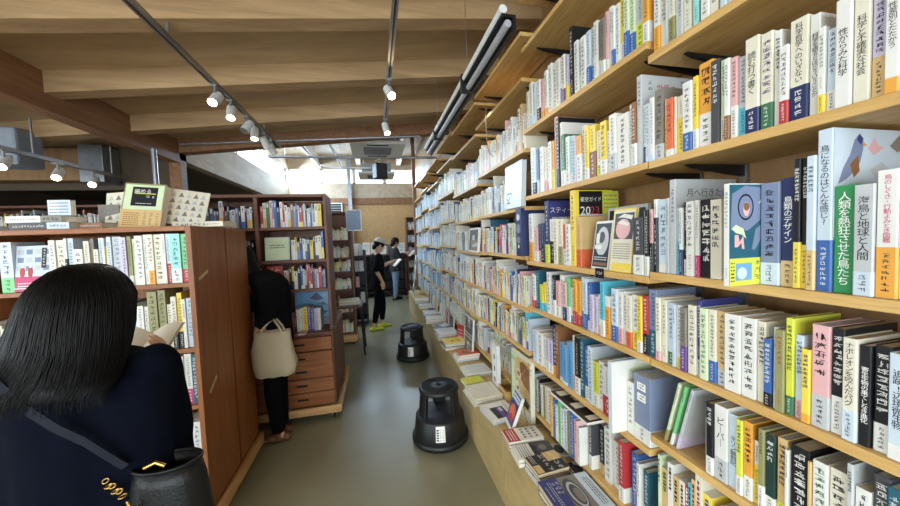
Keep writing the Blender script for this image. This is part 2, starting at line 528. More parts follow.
# books on each shelf, left to right in the room: far edge (mm along the wall), thickness, height (mm), colour, lower band, its share, title
BOOKS={
'U0T':[(899,22,190,'w','o',0.42,''),(877,23,188,'c','',0,''),(854,7,190,'g','',0,''),(847,21,188,'c','q',0.4,''),(826,14,195,'w','',0,''),(812,15,190,'g','',0,''),(797,24,188,'c','',0,''),(773,7,186,'w','',0,''),(766,18,192,'A','',0,''),(748,7,195,'d','',0,''),(741,23,175,'w','',0,''),(718,20,186,'c','',0,''),(697,8,188,'w','',0,''),(690,15,190,'p','',0,''),(674,17,186,'p','',0,''),(658,16,190,'w','',0,''),(642,17,188,'g','',0,''),(624,15,192,'c','b',0.3,''),(610,14,188,'w','',0,''),(595,15,190,'u','',0,''),(580,17,188,'w','',0,'')],
'U0B':[(914,16,205,'w','p',0.1,''),(898,32,222,'x','g',0.22,''),(865,12,181,'w','y',0.75,''),(853,23,176,'O','w',0.12,''),(830,8,174,'c','',0,''),(822,24,172,'c','y',0.62,''),(798,28,199,'w','b',0.27,''),(770,15,205,'y','w',0.28,''),(755,39,231,'o','w',0.4,'#4'),(716,23,219,'d','',0,''),(693,14,210,'f','c',0.3,''),(679,13,206,'w','h',0.3,''),(666,16,202,'s','w',0.4,''),(650,20,195,'g','a',0.36,''),(630,29,225,'c','n',0.26,'読む打つ書く'),(600,24,220,'c','e',0.27,'#8'),(576,14,214,'w','',0,'#8'),(562,17,171,'w','r',0.3,''),(545,31,215,'c','n',0.34,'科学哲学へのいざない'),(514,17,208,'w','',0,'科学を語るとはどういうことか'),(497,12,172,'w','y',0.22,''),(485,16,162,'p','w',0.25,''),(469,23,205,'w','',0,'性からみた科学'),(446,22,208,'c','',0,'科学と不確実な社会'),(424,19,206,'u','j',0.36,'#11'),(405,18,208,'w','o',0.13,'性差別とたたかう')],
'U0E':[(906,13,241,'w','k',0.75,''),(893,36,238,'p','w',0.12,''),(857,11,239,'g','',0,''),(847,21,294,'g','',0,''),(826,14,205,'p','a',0.5,''),(812,12,204,'w','n',0.38,''),(800,14,220,'k','w',0.22,''),(786,24,220,'w','',0,''),(762,12,221,'w','m',0.28,''),(750,35,221,'k','',0,'#7'),(715,30,217,'c','',0,'#6'),(684,22,190,'w','',0,''),(661,24,186,'g','',0,''),(636,21,192,'p','',0,''),(599,38,241,'B','p',0.22,'#9'),(561,27,247,'n','j',0.24,'鳥類のデザイン'),(534,13,284,'k','y',0.36,'#9'),(522,12,283,'k','y',0.34,'#9'),(510,15,284,'p','j',0.3,'#6'),(495,24,333,'p','b',0.32,'鳥になるのはどんな感じ?'),(471,31,215,'E','',0,'人類を熱狂させた鳥たち'),(439,27,212,'g','p',0.22,'海鳥と地球と人間'),(412,27,234,'w','o',0.4,'鳥のしぐさ・行動よみとき図鑑'),(386,19,205,'E','y',0.35,'')],
'U0D':[(899,19,211,'c','s',0.15,''),(879,19,206,'c','',0,''),(860,23,201,'p','e',0.2,''),(838,13,199,'p','',0,''),(825,18,199,'w','y',0.18,''),(807,21,197,'x','v',0.4,''),(785,26,208,'c','',0,''),(760,14,226,'N','g',0.22,''),(746,23,207,'f','',0,''),(723,21,207,'c','b',0.3,''),(702,24,207,'j','g',0.22,''),(678,39,207,'w','',0,'#11'),(639,33,205,'w','',0,'#9'),(606,18,202,'c','',0,'#8'),(588,17,165,'b','k',0.2,'#9'),(571,8,196,'p','w',0.2,''),(563,18,194,'q','',0,''),(545,15,225,'l','e',0.2,'#11'),(530,15,190,'p','s',0.22,'#8'),(515,15,164,'y','o',0.12,'#8'),(500,29,222,'s','g',0.32,'#5'),(471,20,221,'k','w',0.36,'#8'),(451,21,208,'c','p',0.3,'ナポレオンを咬んだパグ'),(430,17,199,'k','',0,'寄生生物の果てしなき進化'),(412,22,204,'k','w',0.27,'#8'),(391,25,197,'p','w',0.15,'追跡!辺境微生物')],
'U0F':[(734,8,157,'w','',0,''),(726,20,209,'k','w',0.25,'#4'),(706,35,213,'w','g',0.3,'ビーバー'),(671,24,204,'p','',0,'キリン解剖記'),(647,15,202,'l','w',0.25,'#8'),(632,21,205,'o','w',0.3,'#7'),(611,13,165,'w','y',0.62,''),(597,13,205,'q','w',0.3,''),(585,21,199,'T','w',0.22,'#4'),(563,20,203,'j','l',0.22,'#8'),(544,8,185,'w','',0,''),(535,34,203,'k','w',0.2,'#7'),(501,6,186,'j','',0,''),(495,25,195,'w','v',0.12,'#6'),(470,28,194,'c','',0,'#6'),(441,10,224,'g','',0,'#7'),(431,22,183,'w','',0,''),(409,22,224,'d','w',0.6,'#5'),(388,18,216,'t','',0,'#4'),(370,16,200,'w','',0,'')],
'U1A':[(1809,22,214,'w','',0,''),(1787,23,209,'c','',0.0,''),(1764,24,244,'w','p',0.3,''),(1740,25,239,'c','p',0.24,''),(1715,25,222,'p','',0,''),(1690,25,217,'w','',0.0,''),(1665,36,213,'w','k',0.3,''),(1630,29,204,'s','o',0.2,''),(1601,23,231,'c','o',0.2,''),(1578,24,226,'w','o',0.16,''),(1555,39,242,'w','',0,''),(1515,37,222,'c','',0,''),(1478,36,225,'w','',0,''),(1442,24,223,'w','v',0.35,''),(1418,24,218,'c','v',0.28,''),(1395,20,207,'u','y',0.35,''),(1375,21,202,'u','y',0.28,''),(1354,27,304,'k','',0,''),(1327,28,228,'w','',0,''),(1300,25,222,'g','f',0.25,''),(1275,31,216,'w','',0,''),(1243,26,220,'p','b',0.34,''),(1217,27,222,'g','b',0.3,''),(1190,23,227,'w','',0,''),(1167,22,215,'x','w',0.3,''),(1145,22,210,'x','w',0.24,''),(1123,16,222,'s','w',0.2,''),(1107,20,229,'w','y',0.1,''),(1087,17,216,'w','b',0.28,''),(1070,20,214,'w','',0,''),(1050,24,219,'y','w',0.3,''),(1026,23,207,'f','b',0.42,''),(1003,24,202,'f','b',0.34,''),(979,37,192,'g','l',0.45,''),(942,24,192,'o','w',0.35,'')],
'U1B':[(1767,35,270,'w','',0,''),(1732,39,258,'p','k',0.25,''),(1693,23,247,'B','p',0.3,''),(1670,24,242,'B','p',0.24,''),(1646,35,242,'w','',0,''),(1611,23,232,'c','s',0.25,''),(1588,24,227,'w','s',0.2,''),(1563,28,247,'w','',0,''),(1535,25,244,'o','y',0.4,''),(1510,24,354,'s','g',0.3,''),(1486,28,342,'k','',0,''),(1458,21,310,'w','',0,''),(1437,30,244,'e','w',0.3,''),(1407,30,225,'w','',0,''),(1377,29,219,'A','w',0.2,''),(1347,23,210,'u','',0,''),(1324,37,203,'o','w',0.6,''),(1287,28,236,'g','',0,''),(1260,27,227,'y','w',0.2,''),(1233,39,218,'y','h',0.5,''),(1193,32,186,'w','l',0.25,''),(1161,36,210,'y','w',0.28,''),(1126,21,165,'w','',0,''),(1105,36,216,'w','g',0.32,''),(1069,59,199,'w','',0,'#9'),(1010,17,219,'w','',0,''),(993,20,219,'h','w',0.35,''),(973,22,300,'g','',0,''),(951,18,195,'w','n',0.28,''),(933,18,191,'p','',0,'')],
'U1C':[(1811,48,280,'w','o',0.4,''),(1764,31,197,'w','',0,''),(1733,35,196,'s','w',0.3,''),(1698,43,213,'n','s',0.3,''),(1655,39,216,'n','k',0.4,''),(1617,41,334,'n','l',0.3,''),(1575,50,234,'w','k',0.5,''),(1526,35,231,'c','',0,''),(1490,38,229,'c','q',0.4,''),(1452,34,201,'O','w',0.4,''),(1418,36,200,'w','',0,''),(1382,36,355,'y','',0,''),(1345,38,230,'j','O',0.35,''),(994,45,203,'d','w',0.35,''),(949,11,225,'w','',0,''),(939,16,226,'k','w',0.3,''),(923,14,227,'s','k',0.5,'')],
'U1D':[(1796,30,200,'g','r',0.3,''),(1766,30,195,'w','r',0.24,''),(1736,31,224,'t','',0,''),(1704,25,146,'l','a',0.4,''),(1679,25,141,'l','a',0.32,''),(1654,22,165,'y','a',0.3,''),(1632,23,160,'y','a',0.24,''),(1609,34,227,'w','',0,''),(1575,31,178,'p','',0,''),(1544,23,216,'k','w',0.4,''),(1521,35,190,'s','w',0.3,''),(1486,32,223,'w','',0,''),(1454,31,193,'s','n',0.35,''),(1424,28,213,'G','w',0.35,''),(1396,28,171,'w','b',0.2,''),(1368,28,216,'o','r',0.3,''),(1340,28,211,'o','r',0.24,''),(1312,22,231,'w','b',0.33,''),(1290,25,228,'p','b',0.3,''),(1265,26,212,'b','w',0.2,''),(1239,22,164,'u','',0,''),(1217,22,159,'u','',0.0,''),(1195,22,170,'w','y',0.25,''),(1173,23,230,'a','w',0.3,''),(1150,29,173,'w','o',0.75,''),(1121,12,178,'w','o',0.4,''),(1108,31,210,'p','b',0.3,''),(1077,24,202,'w','s',0.3,''),(1053,20,206,'w','',0,''),(1033,27,196,'c','O',0.3,''),(1006,31,201,'w','y',0.35,''),(976,21,202,'y','w',0.2,''),(955,24,205,'r','k',0.35,''),(932,33,232,'B','t',0.4,'')],
'U1F':[(1786,52,197,'p','',0,''),(1734,53,192,'w','',0.0,''),(1682,50,185,'w','',0,''),(1632,28,188,'u','w',0.3,''),(1604,29,183,'u','w',0.24,''),(1575,42,273,'n','o',0.2,''),(1534,31,276,'h','',0,''),(1502,36,202,'C','w',0.1,''),(1466,37,197,'C','w',0.08,''),(1429,43,228,'C','',0,''),(1387,27,270,'w','s',0.3,''),(1360,35,271,'k','w',0.3,''),(1325,29,274,'t','',0,''),(1296,32,248,'b','w',0.25,''),(1264,31,258,'p','',0,''),(1233,32,202,'l','w',0.3,''),(1202,34,213,'w','',0,''),(1168,50,207,'w','r',0.4,''),(1118,33,201,'w','k',0.35,''),(1085,27,208,'c','r',0.25,''),(1058,18,207,'w','',0,'')],
'K1':[(-1782,51,247,'p','G',0.3,''),(-1731,145,248,'w','m',0.3,''),(-1586,26,250,'w','',0,''),(-1559,36,249,'c','',0,''),(-1523,12,257,'w','k',0.6,''),(-1511,24,257,'p','',0,''),(-1487,40,201,'w','',0,''),(-1447,25,240,'c','y',0.3,''),(-1422,16,251,'x','w',0.3,''),(-1406,21,197,'c','',0,''),(-1385,19,254,'p','',0,''),(-1366,10,253,'w','',0,''),(-1356,10,210,'y','',0,''),(-1346,20,258,'p','',0,''),(-1325,40,258,'g','',0,''),(-1286,24,253,'u','',0,''),(-1261,19,257,'q','w',0.2,''),(-1242,14,244,'f','',0,''),(-1227,35,259,'w','',0,''),(-1192,20,263,'w','',0,''),(-1172,28,264,'c','o',0.28,''),(-1144,39,263,'c','',0,''),(-1105,16,265,'w','',0,''),(-1089,22,265,'p','r',0.4,''),(-1068,49,264,'A','w',0.3,''),(-1018,50,262,'G','r',0.28,'')],
'K2':[(-1390,27,250,'w','',0,''),(-1362,25,265,'w','',0,''),(-1338,19,263,'w','',0,''),(-1319,43,269,'x','w',0.2,''),(-1276,35,256,'p','b',0.3,''),(-1241,31,246,'w','p',0.3,''),(-1210,20,240,'w','',0,''),(-1190,44,317,'q','',0,''),(-1145,36,322,'q','',0,''),(-1109,22,243,'c','',0,''),(-1087,26,284,'c','k',0.3,''),(-1061,25,302,'y','k',0.3,''),(-1036,18,266,'w','',0,''),(-1018,49,270,'p','',0,'')],
'K3':[(-1253,42,273,'c','',0,''),(-1211,45,280,'w','',0,''),(-1166,39,274,'c','',0,''),(-1127,26,293,'w','',0,''),(-1101,26,285,'c','',0,''),(-1075,26,268,'w','',0,''),(-1049,36,279,'w','m',0.3,''),(-1013,33,275,'t','',0,'')],
'K4':[(-1249,33,231,'g','',0,''),(-1216,35,213,'w','',0,''),(-1180,40,219,'c','',0,''),(-1140,30,224,'d','',0,''),(-1110,34,219,'w','',0,''),(-1076,37,229,'g','',0,''),(-1039,58,237,'w','',0,'')],
}

for _k in BOOKS:
    for _b in BOOKS[_k]:
        if _b[6] and _b[6][0] != '#':
            txt(_b[6], True, 0.004)

# ------------------------------------------------------------------ the room
def zj(x):                      # underside of the sloping joists
    return 2.955+0.108*x


def sloped(mb, x0, x1, y0, y1, dz0, dz1, mt):
    vs = [(x0, y0, zj(x0)+dz0), (x1, y0, zj(x1)+dz0), (x1, y1, zj(x1)+dz0), (x0, y1, zj(x0)+dz0),
          (x0, y0, zj(x0)+dz1), (x1, y0, zj(x1)+dz1), (x1, y1, zj(x1)+dz1), (x0, y1, zj(x0)+dz1)]
    mb.add(vs, [(3, 2, 1, 0), (4, 5, 6, 7), (0, 1, 5, 4), (1, 2, 6, 5), (2, 3, 7, 6), (3, 0, 4, 7)], mt)


XW = 1.2
struct('floor', MB().box(-5.6, XW+0.1, -3.2, 9.8, -0.06, 0, FLOORM))
struct('wall_right', MB().box(XW, XW+0.12, -3.2, 9.8, 0, 4.2, BACKB))
w = MB()
w.box(-5.6, -2.2, 9.6, 9.72, 0, 2.66, OSB)
w.box(-2.2, XW, 9.6, 9.72, 0, 3.2, OSB)
w.box(-2.32, XW, 9.6, 9.72, 3.62, 4.0, PALEPLY)
struct('wall_far', w)
b = MB()
b.box(-2.2, XW, 9.56, 9.6, 2.62, 2.80, GLUE)
b.box(-2.2, XW, 9.575, 9.6, 2.80, 3.2, PALEPLY)
struct('trim_1', b)
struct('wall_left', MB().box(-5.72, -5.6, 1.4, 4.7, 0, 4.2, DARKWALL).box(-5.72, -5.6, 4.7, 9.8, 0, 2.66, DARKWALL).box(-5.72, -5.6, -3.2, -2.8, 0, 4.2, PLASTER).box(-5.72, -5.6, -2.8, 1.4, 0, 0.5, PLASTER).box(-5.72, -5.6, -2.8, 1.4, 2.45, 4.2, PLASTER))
w = MB()
w.box(-5.6, -3.6, -3.32, -3.2, 0, 4.2, PLASTER)
w.box(1.0, XW, -3.32, -3.2, 0, 4.2, PLASTER)
w.box(-3.6, 1.0, -3.32, -3.2, 0, 0.5, PLASTER)
w.box(-3.6, 1.0, -3.32, -3.2, 2.75, 4.2, PLASTER)
struct('wall_rear', w)
c = MB()
sloped(c, -5.6, XW, -3.2, 4.62, 0.15, 0.2, CEILM)
struct('ceiling', c)
for i, y in enumerate((-1.9, -1.1, -0.3, 0.5, 1.3, 2.11, 2.89, 3.72)):
    c = MB()
    sloped(c, -5.6, XW, y, y+0.12, 0, 0.15, JOIST)
    struct('beam_%d' % (i+1), c)
c = MB()
sloped(c, -2.2, XW, 4.5, 4.64, 0.0, 0.85, GLUE)
struct('beam_9', c)
struct('beam_10', MB().box(-2.32, -2.2, -3.2, 4.64, 2.60, 2.93, GLUE))
# upper roof beyond the crossing beam
c = MB()
c.box(-2.5, XW, 4.62, 9.8, 3.95, 4.02, PALEPLY)
struct('ceiling_far', c)
for i, x in enumerate((-1.45, -0.35, 0.75)):
    struct('beam_%d' % (11+i), MB().box(x-0.06, x+0.06, 4.64, 9.6, 3.72, 3.95, PALEPLY))
# clerestory sill wall on the left, window above it
struct('wall_clerestory', MB().box(-2.32, -2.2, 4.5, 9.6, 2.64, 3.14, PALEPLY).box(-2.32, -2.2, 4.5, 9.6, 3.62, 3.98, PALEPLY))
w = MB()
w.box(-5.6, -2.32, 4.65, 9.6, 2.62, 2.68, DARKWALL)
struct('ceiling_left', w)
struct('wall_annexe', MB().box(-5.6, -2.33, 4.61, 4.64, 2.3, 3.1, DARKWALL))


def window(name, axis, p, a0, a1, z0, z1, n):
    """A glazed opening: pane first, frame and mullions as one part."""
    g = MB()
    fr = MB()
    if axis == 'y':
        g.box(a0, a1, p-0.004, p+0.004, z0, z1, GLASS)
        B = lambda x0, x1, q0, q1: fr.box(x0, x1, p-0.03, p+0.03, q0, q1, PALEPLY)
    else:
        g.box(p-0.004, p+0.004, a0, a1, z0, z1, GLASS)
        B = lambda x0, x1, q0, q1: fr.box(p-0.03, p+0.03, x0, x1, q0, q1, PALEPLY)
    B(a0, a1, z0, z0+0.025)
    B(a0, a1, z1-0.025, z1)
    for i in range(n+1):
        x = a0+(a1-a0)*i/n
        B(max(a0, x-0.045), min(a1, x+0.045), z0, z1)
    o = struct(name, g)
    o2 = fr.build('window_frame', parent=o)


window('window_1', 'y', 9.66, -2.2, XW, 3.2, 3.62, 4)
window('window_2', 'x', -2.26, 4.64, 9.6, 3.14, 3.62, 3)
window('window_assumed_rear', 'y', -3.26, -3.6, 1.0, 0.5, 2.75, 3)  # unseen window, assumed behind the camera as the rear light's opening
window('window_added_left', 'x', -5.66, -2.8, 1.4, 0.5, 2.45, 4)  # unseen window, added so the left fill has an opening
for i, (x, y, z1, s) in enumerate(((-2.26, 4.57, 2.6, 0.06), (-0.62, 9.5, 3.95, 0.05), (0.92, 7.4, 3.95, 0.04))):
    struct('pillar_%d' % (i+1), MB().box(x-s, x+s, y-s, y+s, 0, z1, GLUE if i != 1 else STEEL))

# ------------------------------------------------------------------ right-hand wall of shelves
BAYS = [
    ('nearest', -0.02, 0.912, [2.163, 1.824, 1.457, 1.162, 0.893, 0.62], [2.56]),
    ('second', 0.918, 1.825, [2.216, 1.826, 1.44, 1.163, 0.833, 0.525], [2.69, 2.98]),
    ('third', 1.831, 2.738, [2.118, 1.77, 1.465, 1.138, 0.868, 0.56], [2.535, 2.80]),
    ('fourth', 2.744, 3.648, [2.062, 1.76, 1.452, 1.14, 0.85, 0.56], [2.49, 2.76]),
    ('fifth', 3.654, 4.558, [2.14, 1.80, 1.49, 1.17, 0.87, 0.58], [2.52, 2.80]),
    ('sixth', 4.564, 5.468, [2.06, 1.76, 1.46, 1.13, 0.85, 0.56], [2.40, 2.72]),
    ('seventh', 5.474, 6.378, [2.12, 1.80, 1.48, 1.15, 0.86, 0.57], [2.46, 2.70]),
    ('eighth', 6.384, 7.288, [2.06, 1.75, 1.45, 1.14, 0.85, 0.56], [2.42, 2.74]),
]
XS = 0.895
SHELFTOP = {}
for i, (nm, y0, y1, zs, ex) in enumerate(BAYS):
    where = {'nearest': 'at the right edge of the photo', 'eighth': 'at the far end, by the far wall'}.get(nm, '%s bay counted from the right edge' % nm)
    t = thing('wall_bookshelf', 'oak bracket shelving on the right wall, '+where, 'bookshelf', (XS, y0, 0), 0, 'bays of the right wall shelving')
    for z in zs+ex:
        MB().box(0, 0.29, 0, y1-y0, z-0.024, z, OAK).build('shelf', t, bevel=0.0015)
        for yy in (0.06, y1-y0-0.085):
            br = MB()
            br.add([(0.06, yy, z-0.026), (0.30, yy, z-0.026), (0.30, yy, z-0.062), (0.09, yy, z-0.036),
                    (0.06, yy+0.014, z-0.026), (0.30, yy+0.014, z-0.026), (0.30, yy+0.014, z-0.062), (0.09, yy+0.014, z-0.036)],
                   [(0, 1, 2, 3), (7, 6, 5, 4), (0, 4, 5, 1), (1, 5, 6, 2), (2, 6, 7, 3), (3, 7, 4, 0)], BLACKM)
            br.build('bracket', t)
    for yy in (0.055, y1-y0-0.09):
        MB().box(0.292, 0.303, yy, yy+0.024, 0.46, ex[-1]+0.1, GREYM).build('standard', t)

# display bench along the foot of the shelves
benches = [(-0.06, 1.735), (1.741, 3.555), (3.561, 5.40), (5.406, 7.2)]
blab = ['plywood display bench nearest the camera under dark photo books', 'plywood display bench behind the near black step stool', 'plywood display bench beside the far black step stool', 'farthest plywood display bench with the magazine rack']
BT = 0.45
for (y0, y1), lb in zip(benches, blab):
    t = thing('display_bench', lb, 'bench', (0.67, y0, 0), 0, 'benches along the shelves')
    L_ = y1-y0
    MB().box(0, 0.52, 0, L_, BT-0.02, BT, PLYB).build('bench_top', t, bevel=0.002)
    n = 1
    p = MB()
    p.box(0.004, 0.022, 0.0, L_, 0.0, BT-0.021, PLYB)
    p.build('front_panel', t, bevel=0.0015)
    MB().box(0.023, 0.51, 0, 0.018, 0, BT-0.021, PLYB).build('side_panel', t)
    MB().box(0.023, 0.51, L_-0.018, L_, 0, BT-0.021, PLYB).build('side_panel', t)

# ------------------------------------------------------------------ books
def cover_outline(T, d, e=0.0):
    rr = min(0.0018, T*0.25)
    c2 = 0.0016
    return [(d, -e), (rr, -e), (-e*0.7+rr*0.3, rr*0.3), (-e, rr), (-e, T-rr), (-e*0.7+rr*0.3, T-rr*0.3), (rr, T+e), (d, T+e),
            (d, T-c2 if not e else T), (c2 if not e else rr, T-c2 if not e else T-0.0001), (c2 if not e else 0.0002, c2 if not e else T-rr),
            (c2 if not e else 0.0002, c2+1e-5 if not e else rr), (c2+1e-5 if not e else rr, c2 if not e else 0.0001), (d, c2 if not e else 0)]


def light_key(k):
    c = PAL[k][1]
    return c[0]*0.3+c[1]*0.6+c[2]*0.1 > 120


def make_book(T, H, col, band='', fr=0, title='', dep=None, seed=0, loc=(0, 0, 0), mtx=None, name='book', plain=False, spine_text=True, tcol=None):
    """Cover (the thing itself, with its spine lettering) > pages, obi_band. Spine faces -X, foot at z 0."""
    R = random.Random(seed)
    d = dep or min(0.225, max(0.105, H*R.uniform(0.66, 0.72)))
    mb = MB()
    cmat = cm(col)
    mb.prism(cover_outline(T, d), 0, H, cmat)
    ink = tcol or (INK if light_key(col) else INKW)
    if not tcol and light_key(col) and R.random() < 0.25 and (not title or title[0] == '#'):
        ink = cm(R.choice('bretvn'))
    P = lambda a, b: (-0.0005, T/2-a, b)
    lo = fr*H if band else 0.02*H
    if title.startswith('#'):
        n = int(title[1:])
        sz = min(T*0.66, (H-lo)*0.82/n)
        top = H*0.93
        marks(mb, P, -sz/2, sz/2, top-n*sz*1.05, top, n, ink, R, 7)
    elif title:
        if 'しぐさ' in title:
            ink = cm('m')
        hh = (H-lo)*0.88
        mid = lo+(H-lo)*0.5
        put_text(mb, title, lambda a, b: P(a, mid+b), ink, w=T*0.62, h=hh, vertical=True)
    elif spine_text and T > 0.006:
        n = R.randint(6, 13)
        sz = min(T*0.55, (H-lo)*0.75/n)
        top = H*R.uniform(0.9, 0.96)
        bot = max(lo+0.01, top-n*sz*1.25)
        marks(mb, P, -sz/2, sz/2, bot, top, n, ink, R, 5)
        if bot-lo > 0.05 and R.random() < 0.6:
            marks(mb, P, -sz*0.3, sz*0.3, lo+0.012, lo+0.012+sz*4, 5, ink, R, 4)
    o = mb.build(name)
    pg = MB().box(0.0018, d-0.003, 0.0018, T-0.0018, 0.002, H-0.002, R.choice((PAPER, PAPER, PAPERY, PAPERG)))
    pg.build('pages', o)
    if band:
        bb = MB()
        bb.prism(cover_outline(T, d*0.985, 0.0007), 0.0005, fr*H, cm(band))
        ink2 = INK if light_key(band) else INKW
        P2 = lambda a, b: (-0.0013, T/2-a, b)
        if T > 0.009 and fr*H > 0.03:
            n = max(3, min(8, int(fr*H*0.8/(T*0.4))))
            sz = min(T*0.4, fr*H*0.75/n)
            marks(bb, P2, -sz/2, sz/2, fr*H*0.1, fr*H*0.88, n, ink2, R, 5)
        bb.build('obi_band', o)
    if mtx is not None:
        o.matrix_world = mtx
    else:
        o.location = loc
    return o


ORD = ['bottom', 'first']


def nth(i):
    return '%d%s' % (i, 'th' if 10 <= i % 100 <= 20 else {1: 'st', 2: 'nd', 3: 'rd'}.get(i % 10, 'th'))


def desc(col, band, fr):
    a = PAL[col][0]
    if band:
        return '%s-spined book with %s lower band' % (a.replace(' ', '-'), PAL[band][0])
    return 'plain %s-spined book' % a.replace(' ', '-')


SHELVES = {'U0T': (2.163, 'nearest bay\'s top filled shelf'), 'U0B': (1.824, 'nearest bay\'s second shelf'), 'U0E': (1.457, 'nearest bay\'s bird-book shelf'),
           'U0D': (1.162, 'nearest bay\'s fourth shelf'), 'U0F': (0.893, 'nearest bay\'s lowest shelf'),
           'U1A': (2.216, 'second bay\'s top filled shelf'), 'U1B': (1.826, 'second bay\'s second shelf'), 'U1C': (1.44, 'second bay\'s star-guide shelf'),
           'U1D': (1.163, 'second bay\'s fourth shelf'), 'U1F': (0.833, 'second bay\'s fifth shelf')}
SPECIAL = {}
seed = 0
for key, (z, where) in SHELVES.items():
    L_ = BOOKS[key]
    for i, (y, th, H, col, band, fr, title) in enumerate(L_):
        seed += 1
        T = th/1000-0.0012
        yy = y/1000-th/1000
        H = H/1000
        pro = ((seed*37) % 11-5)*0.0012
        o = make_book(T, H, col, band, fr, title, seed=seed, loc=(0.907+pro, yy+0.0006, z+0.0004), dep=(0.24 if H > 0.235 and key[:2] == 'U0' else (0.205 if H > .295 else None)))
        lab = '%s, %s from left on %s' % (desc(col, band, fr), nth(i+1), where)
        tag(o, lab, 'book', 'books on '+where)
        SPECIAL[(key, y)] = o

KROWS = {'K1': (1.41, 'upper'), 'K2': (1.053, 'second'), 'K3': (0.738, 'third'), 'K4': (0.397, 'bottom')}
for key, (z, w) in KROWS.items():
    for i, (x, th, H, col, band, fr, title) in enumerate(BOOKS[key]):
        seed += 1
        if key == 'K1' and i == 1:
            continue
        T = th/1000-0.0012
        if x+th > -984:
            th = -984-x
            T = th/1000-0.0012
        x1 = (x+th)/1000-0.0006
        lim = {'K1': 0.266, 'K2': 0.322, 'K3': 0.285, 'K4': 0.31}[key]
        mtx = Matrix.Translation((x1, 2.022+((seed*31) % 9)*0.0015, z+0.0004)) @ Matrix.Rotation(pi/2, 4, 'Z')
        o = make_book(T, min(H/1000, lim), col, band, fr, '', seed=seed, mtx=mtx, dep=0.17)
        tag(o, '%s, %s from left, left bookcase\'s %s shelf' % (desc(col, band, fr), nth(i+1), w), 'book', 'books on the left bookcase\'s %s shelf' % w)

# ---- printed covers: a thin printed sheet on a book's near face, plus face-out and flat books
def art(o, T_, d, H, items, side='near', eps=0.0006):
    """items: ('r',u0,v0,u1,v1,c) rectangle, ('e',cu,cv,ru,rv,c) ellipse, ('p',[(u,v)..],c) polygon,
    ('t',text,cu,cv,w,h,c[,vertical]) lettering, ('l',u0,v0,u1,v1,rows,c) lines of small print,
    ('m',u0,v0,u1,v1,n,c) column of characters; all in fractions of the face."""
    mb = MB()
    R = random.Random(len(items)*7+int(H*1000))
    k = 0
    for it in items:
        k += 1
        yo = -eps-0.00008*k
        P = lambda a, b, yo=yo: (a*d, yo, b*H)
        c = cm(it[-1]) if it[0] != 't' else cm(it[6])
        if it[0] == 'r':
            _, a, b_, a2, b2, _c = it
            mb.quad(P(a, b_), P(a2, b_), P(a2, b2), P(a, b2), c)
        elif it[0] == 'e':
            _, cu, cv, ru, rv, _c = it
            mb.add([P(cu+ru*cos(2*pi*q/28), cv+rv*sin(2*pi*q/28)) for q in range(28)], [tuple(range(28))], c)
        elif it[0] == 'p':
            mb.add([P(a, b_) for a, b_ in it[1]], [tuple(range(len(it[1])))], c)
        elif it[0] == 't':
            vert = len(it) > 7 and it[7] is True
            rot = len(it) > 7 and it[7] == 'rot'
            put_text(mb, it[1], lambda a, b_, it=it, yo=yo, rot=rot: (it[2]*d+(-b_ if rot else a), yo, it[3]*H+(a if rot else b_)), c, w=it[4]*d if it[4] else None, h=it[5]*H if it[5] else None, vertical=vert)
        elif it[0] == 'l':
            _, a, b_, a2, b2, n, _c = it
            for q in range(n):
                y = b2-(b2-b_)*(q+0.5)/n
                t = (b2-b_)/n*0.4
                x = a
                while x < a2-0.01:
                    w_ = R.uniform(0.02, 0.06)
                    mb.quad(P(x, y-t/2), P(min(x+w_, a2), y-t/2), P(min(x+w_, a2), y+t/2), P(x, y+t/2), c)
                    x += w_+0.015
        elif it[0] == 'm':
            _, a, b_, a2, b2, n, _c = it
            marks(mb, P, a, a2, b_, b2, n, c, R, 4)
    return mb.build('cover_print', o)


def ROTZ(a):
    return Matrix.Rotation(a, 4, 'Z')


def face_book(label, y_left, z, w, H, T, col, items, x=0.90, lean=8, name='picture_book', cat='book', turn=0, group=None, band='', fr=0, dep_pages=True):
    """A book standing face-out towards the aisle (its cover faces -X), leaning back a little."""
    o = make_book(T, H, col, band, fr, '', dep=w, seed=int(y_left*1000) % 997, name=name, spine_text=False)
    art(o, T, w, H, items)
    o.matrix_world = Matrix.Translation((x, y_left, z)) @ ROTZ(radians(turn)) @ Matrix.Rotation(radians(lean), 4, 'Y') @ ROTZ(-pi/2)
    return tag(o, label, cat, group)


def flat_book(label, x, y, z, w, H, T, col, items, turn=0, name='book', cat='book', group=None, tilt=0):
    """A book lying flat, cover up, its foot towards the aisle. (x, y) is the middle of the cover, z the surface below it."""
    o = make_book(T, H, col, '', 0, '', dep=w, seed=int(abs(x*7919+y*1000)) % 997, name=name, spine_text=False)
    if items:
        art(o, T, w, H, items)
    R1 = Matrix.Rotation(-pi/2, 4, 'X')
    o.matrix_world = Matrix.Translation((x, y, z)) @ ROTZ(radians(turn)-pi/2) @ Matrix.Translation((-w/2, -H/2, T)) @ R1
    return tag(o, label, cat, group)


